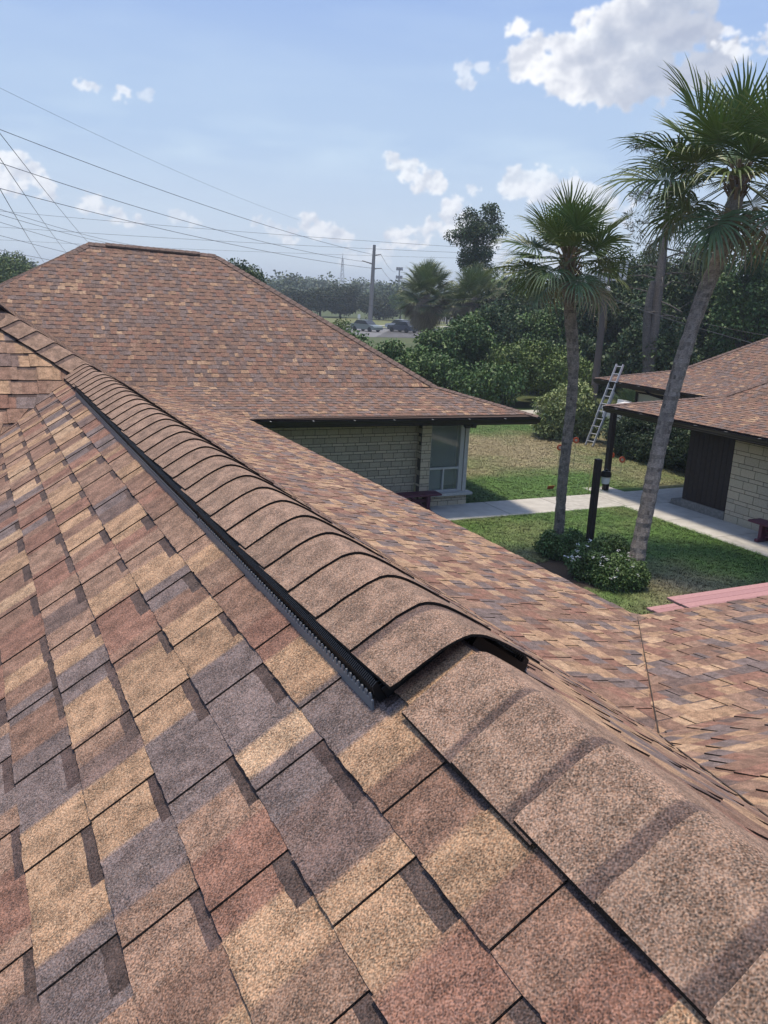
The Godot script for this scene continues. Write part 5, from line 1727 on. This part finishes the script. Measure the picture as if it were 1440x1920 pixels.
	mb = MB.new()
	mb.ball(Vector3(26.02, 5.72, -31.0), Vector3(0.14, 0.14, 0.14), 12)
	part("insulator", mb, M.white, t)
	# tall steel pole by the road
	t = thing("transmission_pole", "tall slim grey transmission pole with three arms standing by the road", "utility pole", Vector3(65.0, 0, -140.0))
	mb = MB.new()
	mb.tube([Vector3(64.9, -0.2, -139.8), Vector3(65.7, 6.5, -141.2), Vector3(66.33, 13.25, -142.34)], [0.42, 0.36, 0.26], 10)
	part("pole", mb, M.steel_pole, t)
	for a in [[Vector3(66.2, 11.5, -142.1), Vector3(68.1, 11.8, -143.2)], [Vector3(66.1, 10.0, -142.0), Vector3(64.3, 10.5, -142.9)], [Vector3(66.0, 9.2, -141.9), Vector3(68.1, 9.4, -142.7)]]:
		mb = MB.new()
		mb.tube([a[0], a[1]], [0.12, 0.08], 6)
		part("arm", mb, M.steel_pole, t)
	# towers and small poles far off
	t = thing("lattice_tower", "hazy slender lattice tower far behind the transmission pole", "tower", Vector3(242, 0, -571))
	mb = MB.new()
	var tb := Vector3(242, 0, -571)
	for k in 3:
		var a := TAU * k / 3.0
		mb.beam(tb + Vector3(cos(a), 0, sin(a)) * 2.6, tb + Vector3(cos(a) * 0.5, 27.5, sin(a) * 0.5), 0.22, 0.22)
		for j in 9:
			var y := j * 3.0
			var a2 := a + TAU / 3.0
			mb.beam(tb + Vector3(cos(a), 0, sin(a)) * lerpf(2.6, 0.5, y / 27.5) + Vector3(0, y, 0), tb + Vector3(cos(a2), 0, sin(a2)) * lerpf(2.6, 0.5, (y + 3) / 27.5) + Vector3(0, y + 3.0, 0), 0.12, 0.12)
	part("lattice", mb, M.steel_pole, t)
	mb = MB.new()
	mb.tube([tb + Vector3(0, 27.3, 0), tb + Vector3(0, 31, 0)], [0.25, 0.12], 6)
	part("mast", mb, M.steel_pole, t)
	t = thing("cell_tower", "pale far off pole with a crown of antennas, right of the transmission pole", "tower", Vector3(196, 0, -390))
	tb = Vector3(196, 0, -390)
	mb = MB.new()
	mb.tube([tb, tb + Vector3(0, 18, 0)], [0.5, 0.35], 8)
	part("pole", mb, M.steel_pole, t)
	for lvl in [17.2, 13.2]:
		mb = MB.new()
		for k in 9:
			var a := TAU * k / 9.0
			mb.box(Transform3D(Basis(Vector3.UP, -a), tb + Vector3(cos(a) * 1.5, lvl, sin(a) * 1.5)), Vector3(0.3, 1.5, 0.5))
			mb.beam(tb + Vector3(0, lvl, 0), tb + Vector3(cos(a) * 1.5, lvl, sin(a) * 1.5), 0.12, 0.12)
		part("antennas", mb, M.steel_pole, t, "stuff")
	t = thing("wooden_pole", "small far off wooden pole between the transmission pole and the antenna tower", "utility pole", Vector3(148, 0, -308))
	mb = MB.new()
	mb.tube([Vector3(148, 0, -308), Vector3(148, 9, -308)], [0.22, 0.16], 7)
	part("pole", mb, M.wood_pole, t)
	mb = MB.new()
	mb.beam(Vector3(146.9, 8.3, -308), Vector3(149.1, 8.3, -308), 0.15, 0.18)
	part("crossarm", mb, M.wood_pole, t)
	# three cars on the road
	car("dark blue car on the road, nearest the skirted palms", Vector3(54.6, 0, -106.6), 1.9, Color(0.02, 0.03, 0.05))
	car("silver car just behind the dark blue car on the road", Vector3(57.5, 0, -113.4), 1.9, Color(0.42, 0.43, 0.44))
	car("grey green car on the road beside the young leafy tree", Vector3(49.0, 0, -106.6), -1.2, Color(0.14, 0.17, 0.15))
	for k in 2:
		t = thing("road_sign_post", ["short white sign post on the verge, left of the transmission pole", "short pale sign post on the verge, closest to the far roof's hip"][k], "post", [Vector3(57.0, 0, -127.0), Vector3(47.0, 0, -122.0)][k], "posts on the verge")
		var p: Vector3 = t.position
		mb = MB.new()
		mb.tube([p, p + Vector3(0, 1.1, 0)], [0.09, 0.09], 6)
		part("shaft", mb, M.white, t)
		mb = MB.new()
		mb.box(Transform3D(Basis(Vector3.UP, 0.4), p + Vector3(0, 1.35, 0)), Vector3(0.6, 0.6, 0.05))
		part("plate", mb, M.white, t)
	# overhead wires
	wire("thick wire sweeping down to the transmission pole's upper arm, highest of three", Vector3(4.2, 19.31, -88.5), Vector3(67.1, 11.66, -143.8), 2.0, 0.5, 0.04)
	wire("thick wire to the transmission pole's left arm, middle of three", Vector3(4.01, 16.62, -87.82), Vector3(64.4, 10.35, -142.9), 2.2, 0.5, 0.04)
	wire("thick wire to the transmission pole's lowest arm, lowest of three", Vector3(3.83, 14.07, -87.17), Vector3(66.9, 9.3, -143.0), 1.8, 0.5, 0.04)
	wire("faint thin wire high above the three thick ones", Vector3(4.71, 23.57, -95.23), Vector3(61.86, 18.56, -169.2), 1.6, 0.5, 0.02)
	wire("upper wire of a close pair above the far roof's ridge", Vector3(4.4, 13.02, -103.9), Vector3(40.76, 12.57, -201.0), 1.5, 0.4, 0.035)
	wire("lower wire of a close pair above the far roof's ridge", Vector3(4.36, 12.48, -103.75), Vector3(41.8, 12.05, -200.3), 1.5, 0.4, 0.035)
	wire("uppermost of three level wires crossing behind the transmission pole", Vector3(7.92, 17.65, -190.0), Vector3(107.8, 14.89, -151.0), 0.8, 0.3, 0.04)
	wire("middle one of three level wires crossing behind the transmission pole", Vector3(7.71, 14.64, -189.2), Vector3(107.7, 14.14, -150.85), 0.8, 0.3, 0.04)
	wire("lowest of three level wires crossing behind the transmission pole", Vector3(7.54, 12.23, -188.6), Vector3(107.7, 13.29, -150.6), 0.8, 0.3, 0.03)
	wire("steep wire dropping to the far roof's left hip, rightmost of three", Vector3(3.27, 15.22, -70.5), Vector3(25.9, 11.5, -196.5), 0.6, 0.4, 0.035)
	wire("steep wire dropping to the far roof's left hip, middle of three", Vector3(3.15, 13.51, -70.05), Vector3(21.2, 9.63, -198.3), 0.6, 0.4, 0.035)
	wire("steep wire dropping to the far roof's left hip, leftmost of three", Vector3(3.0, 11.39, -69.5), Vector3(16.95, 7.0, -199.7), 0.6, 0.4, 0.035)
	wire("slanting wire low on the left, uppermost of three behind the hip", Vector3(6.61, 14.13, -160.8), Vector3(46.9, 9.47, -231.6), 0.8, 0.4, 0.05)
	wire("slanting wire low on the left, middle of three behind the hip", Vector3(6.46, 12.0, -160.2), Vector3(46.8, 7.73, -231.2), 0.8, 0.4, 0.05)
	wire("slanting wire low on the left, lowest of three behind the hip", Vector3(6.3, 9.7, -159.6), Vector3(46.7, 6.4, -230.9), 0.8, 0.4, 0.05)
	wire("low wire from behind the far roof to the transmission pole", Vector3(43.0, 8.64, -152.6), Vector3(66.0, 6.17, -141.5), 0.8, 0.6, 0.03)
	wire("pale service wire from the wooden service pole down to the other building's roof", Vector3(26.06, 5.35, -31.0), Vector3(20.9, 3.7, -14.5), 0.15, 0.0, 0.014, "service wires")
	wire("pale service wire from the wooden service pole across to the far right", Vector3(26.2, 5.35, -31.0), Vector3(31.5, 3.9, -20.0), 0.4, 0.0, 0.014, "service wires")
	wire("upper service wire running left from the wooden service pole past the skirted palms", Vector3(30.24, 4.76, -71.4), Vector3(26.0, 5.35, -31.0), 0.3, 0.8, 0.016, "service wires")
	wire("lower service wire running left from the wooden service pole past the skirted palms", Vector3(30.2, 4.17, -71.2), Vector3(26.0, 5.16, -30.95), 0.3, 0.8, 0.016, "service wires")
	wire("upper wire from the transmission pole to the antenna tower's line", Vector3(68.1, 11.8, -143.2), Vector3(186.5, 16.4, -371.8), 2.0, 0.0, 0.04)
	wire("lower wire from the transmission pole to the antenna tower's line", Vector3(68.1, 9.4, -142.7), Vector3(186.3, 12.8, -370.9), 2.0, 0.0, 0.04)
func car(label: String, p: Vector3, turn: float, col: Color) -> void:
	var t := thing("car", label, "car", p, "cars on the road")
	t.rotation.y = turn
	var paint := mat(col, 0.3)
	paint.clearcoat_enabled = true
	var mb := MB.new()
	mb.sweep(PackedVector2Array([Vector2(-2.2, 0.28), Vector2(2.2, 0.28), Vector2(2.25, 0.6), Vector2(2.1, 0.78), Vector2(1.2, 0.92), Vector2(-1.9, 0.98), Vector2(-2.2, 0.85)]), Vector3(0, 0, -0.88), Vector3(0, 0, 0.88), Vector3(1, 0, 0), Vector3.UP)
	put("body", mb.mesh(), paint, t, Transform3D(Basis(), root_of(t)))
	mb = MB.new()
	mb.sweep(PackedVector2Array([Vector2(-1.7, 0.97), Vector2(1.1, 0.93), Vector2(0.4, 1.42), Vector2(-1.2, 1.44)]), Vector3(0, 0, -0.76), Vector3(0, 0, 0.76), Vector3(1, 0, 0), Vector3.UP)
	put("windows", mb.mesh(), M.dark_glass, t, Transform3D(Basis(), root_of(t)))
	mb = MB.new()
	mb.block(Vector3(-1.15, 1.44, -0.72), Vector3(0.35, 1.48, 0.72))
	put("roof", mb.mesh(), paint, t, Transform3D(Basis(), root_of(t)))
	for x in [-1.4, 1.4]:
		for z in [-0.8, 0.8]:
			mb = MB.new()
			mb.tube([Vector3(x, 0.32, z - 0.11), Vector3(x, 0.32, z + 0.11)], [0.32, 0.32], 16)
			put("wheel", mb.mesh(), M.black, t, Transform3D(Basis(), root_of(t)))

func _ready() -> void:
	rng.seed = 20
	setup()
	materials()
	near_building()
	build_tabs(300)
	far_building()
	build_tabs(300)
	site()
	plants()
	things()
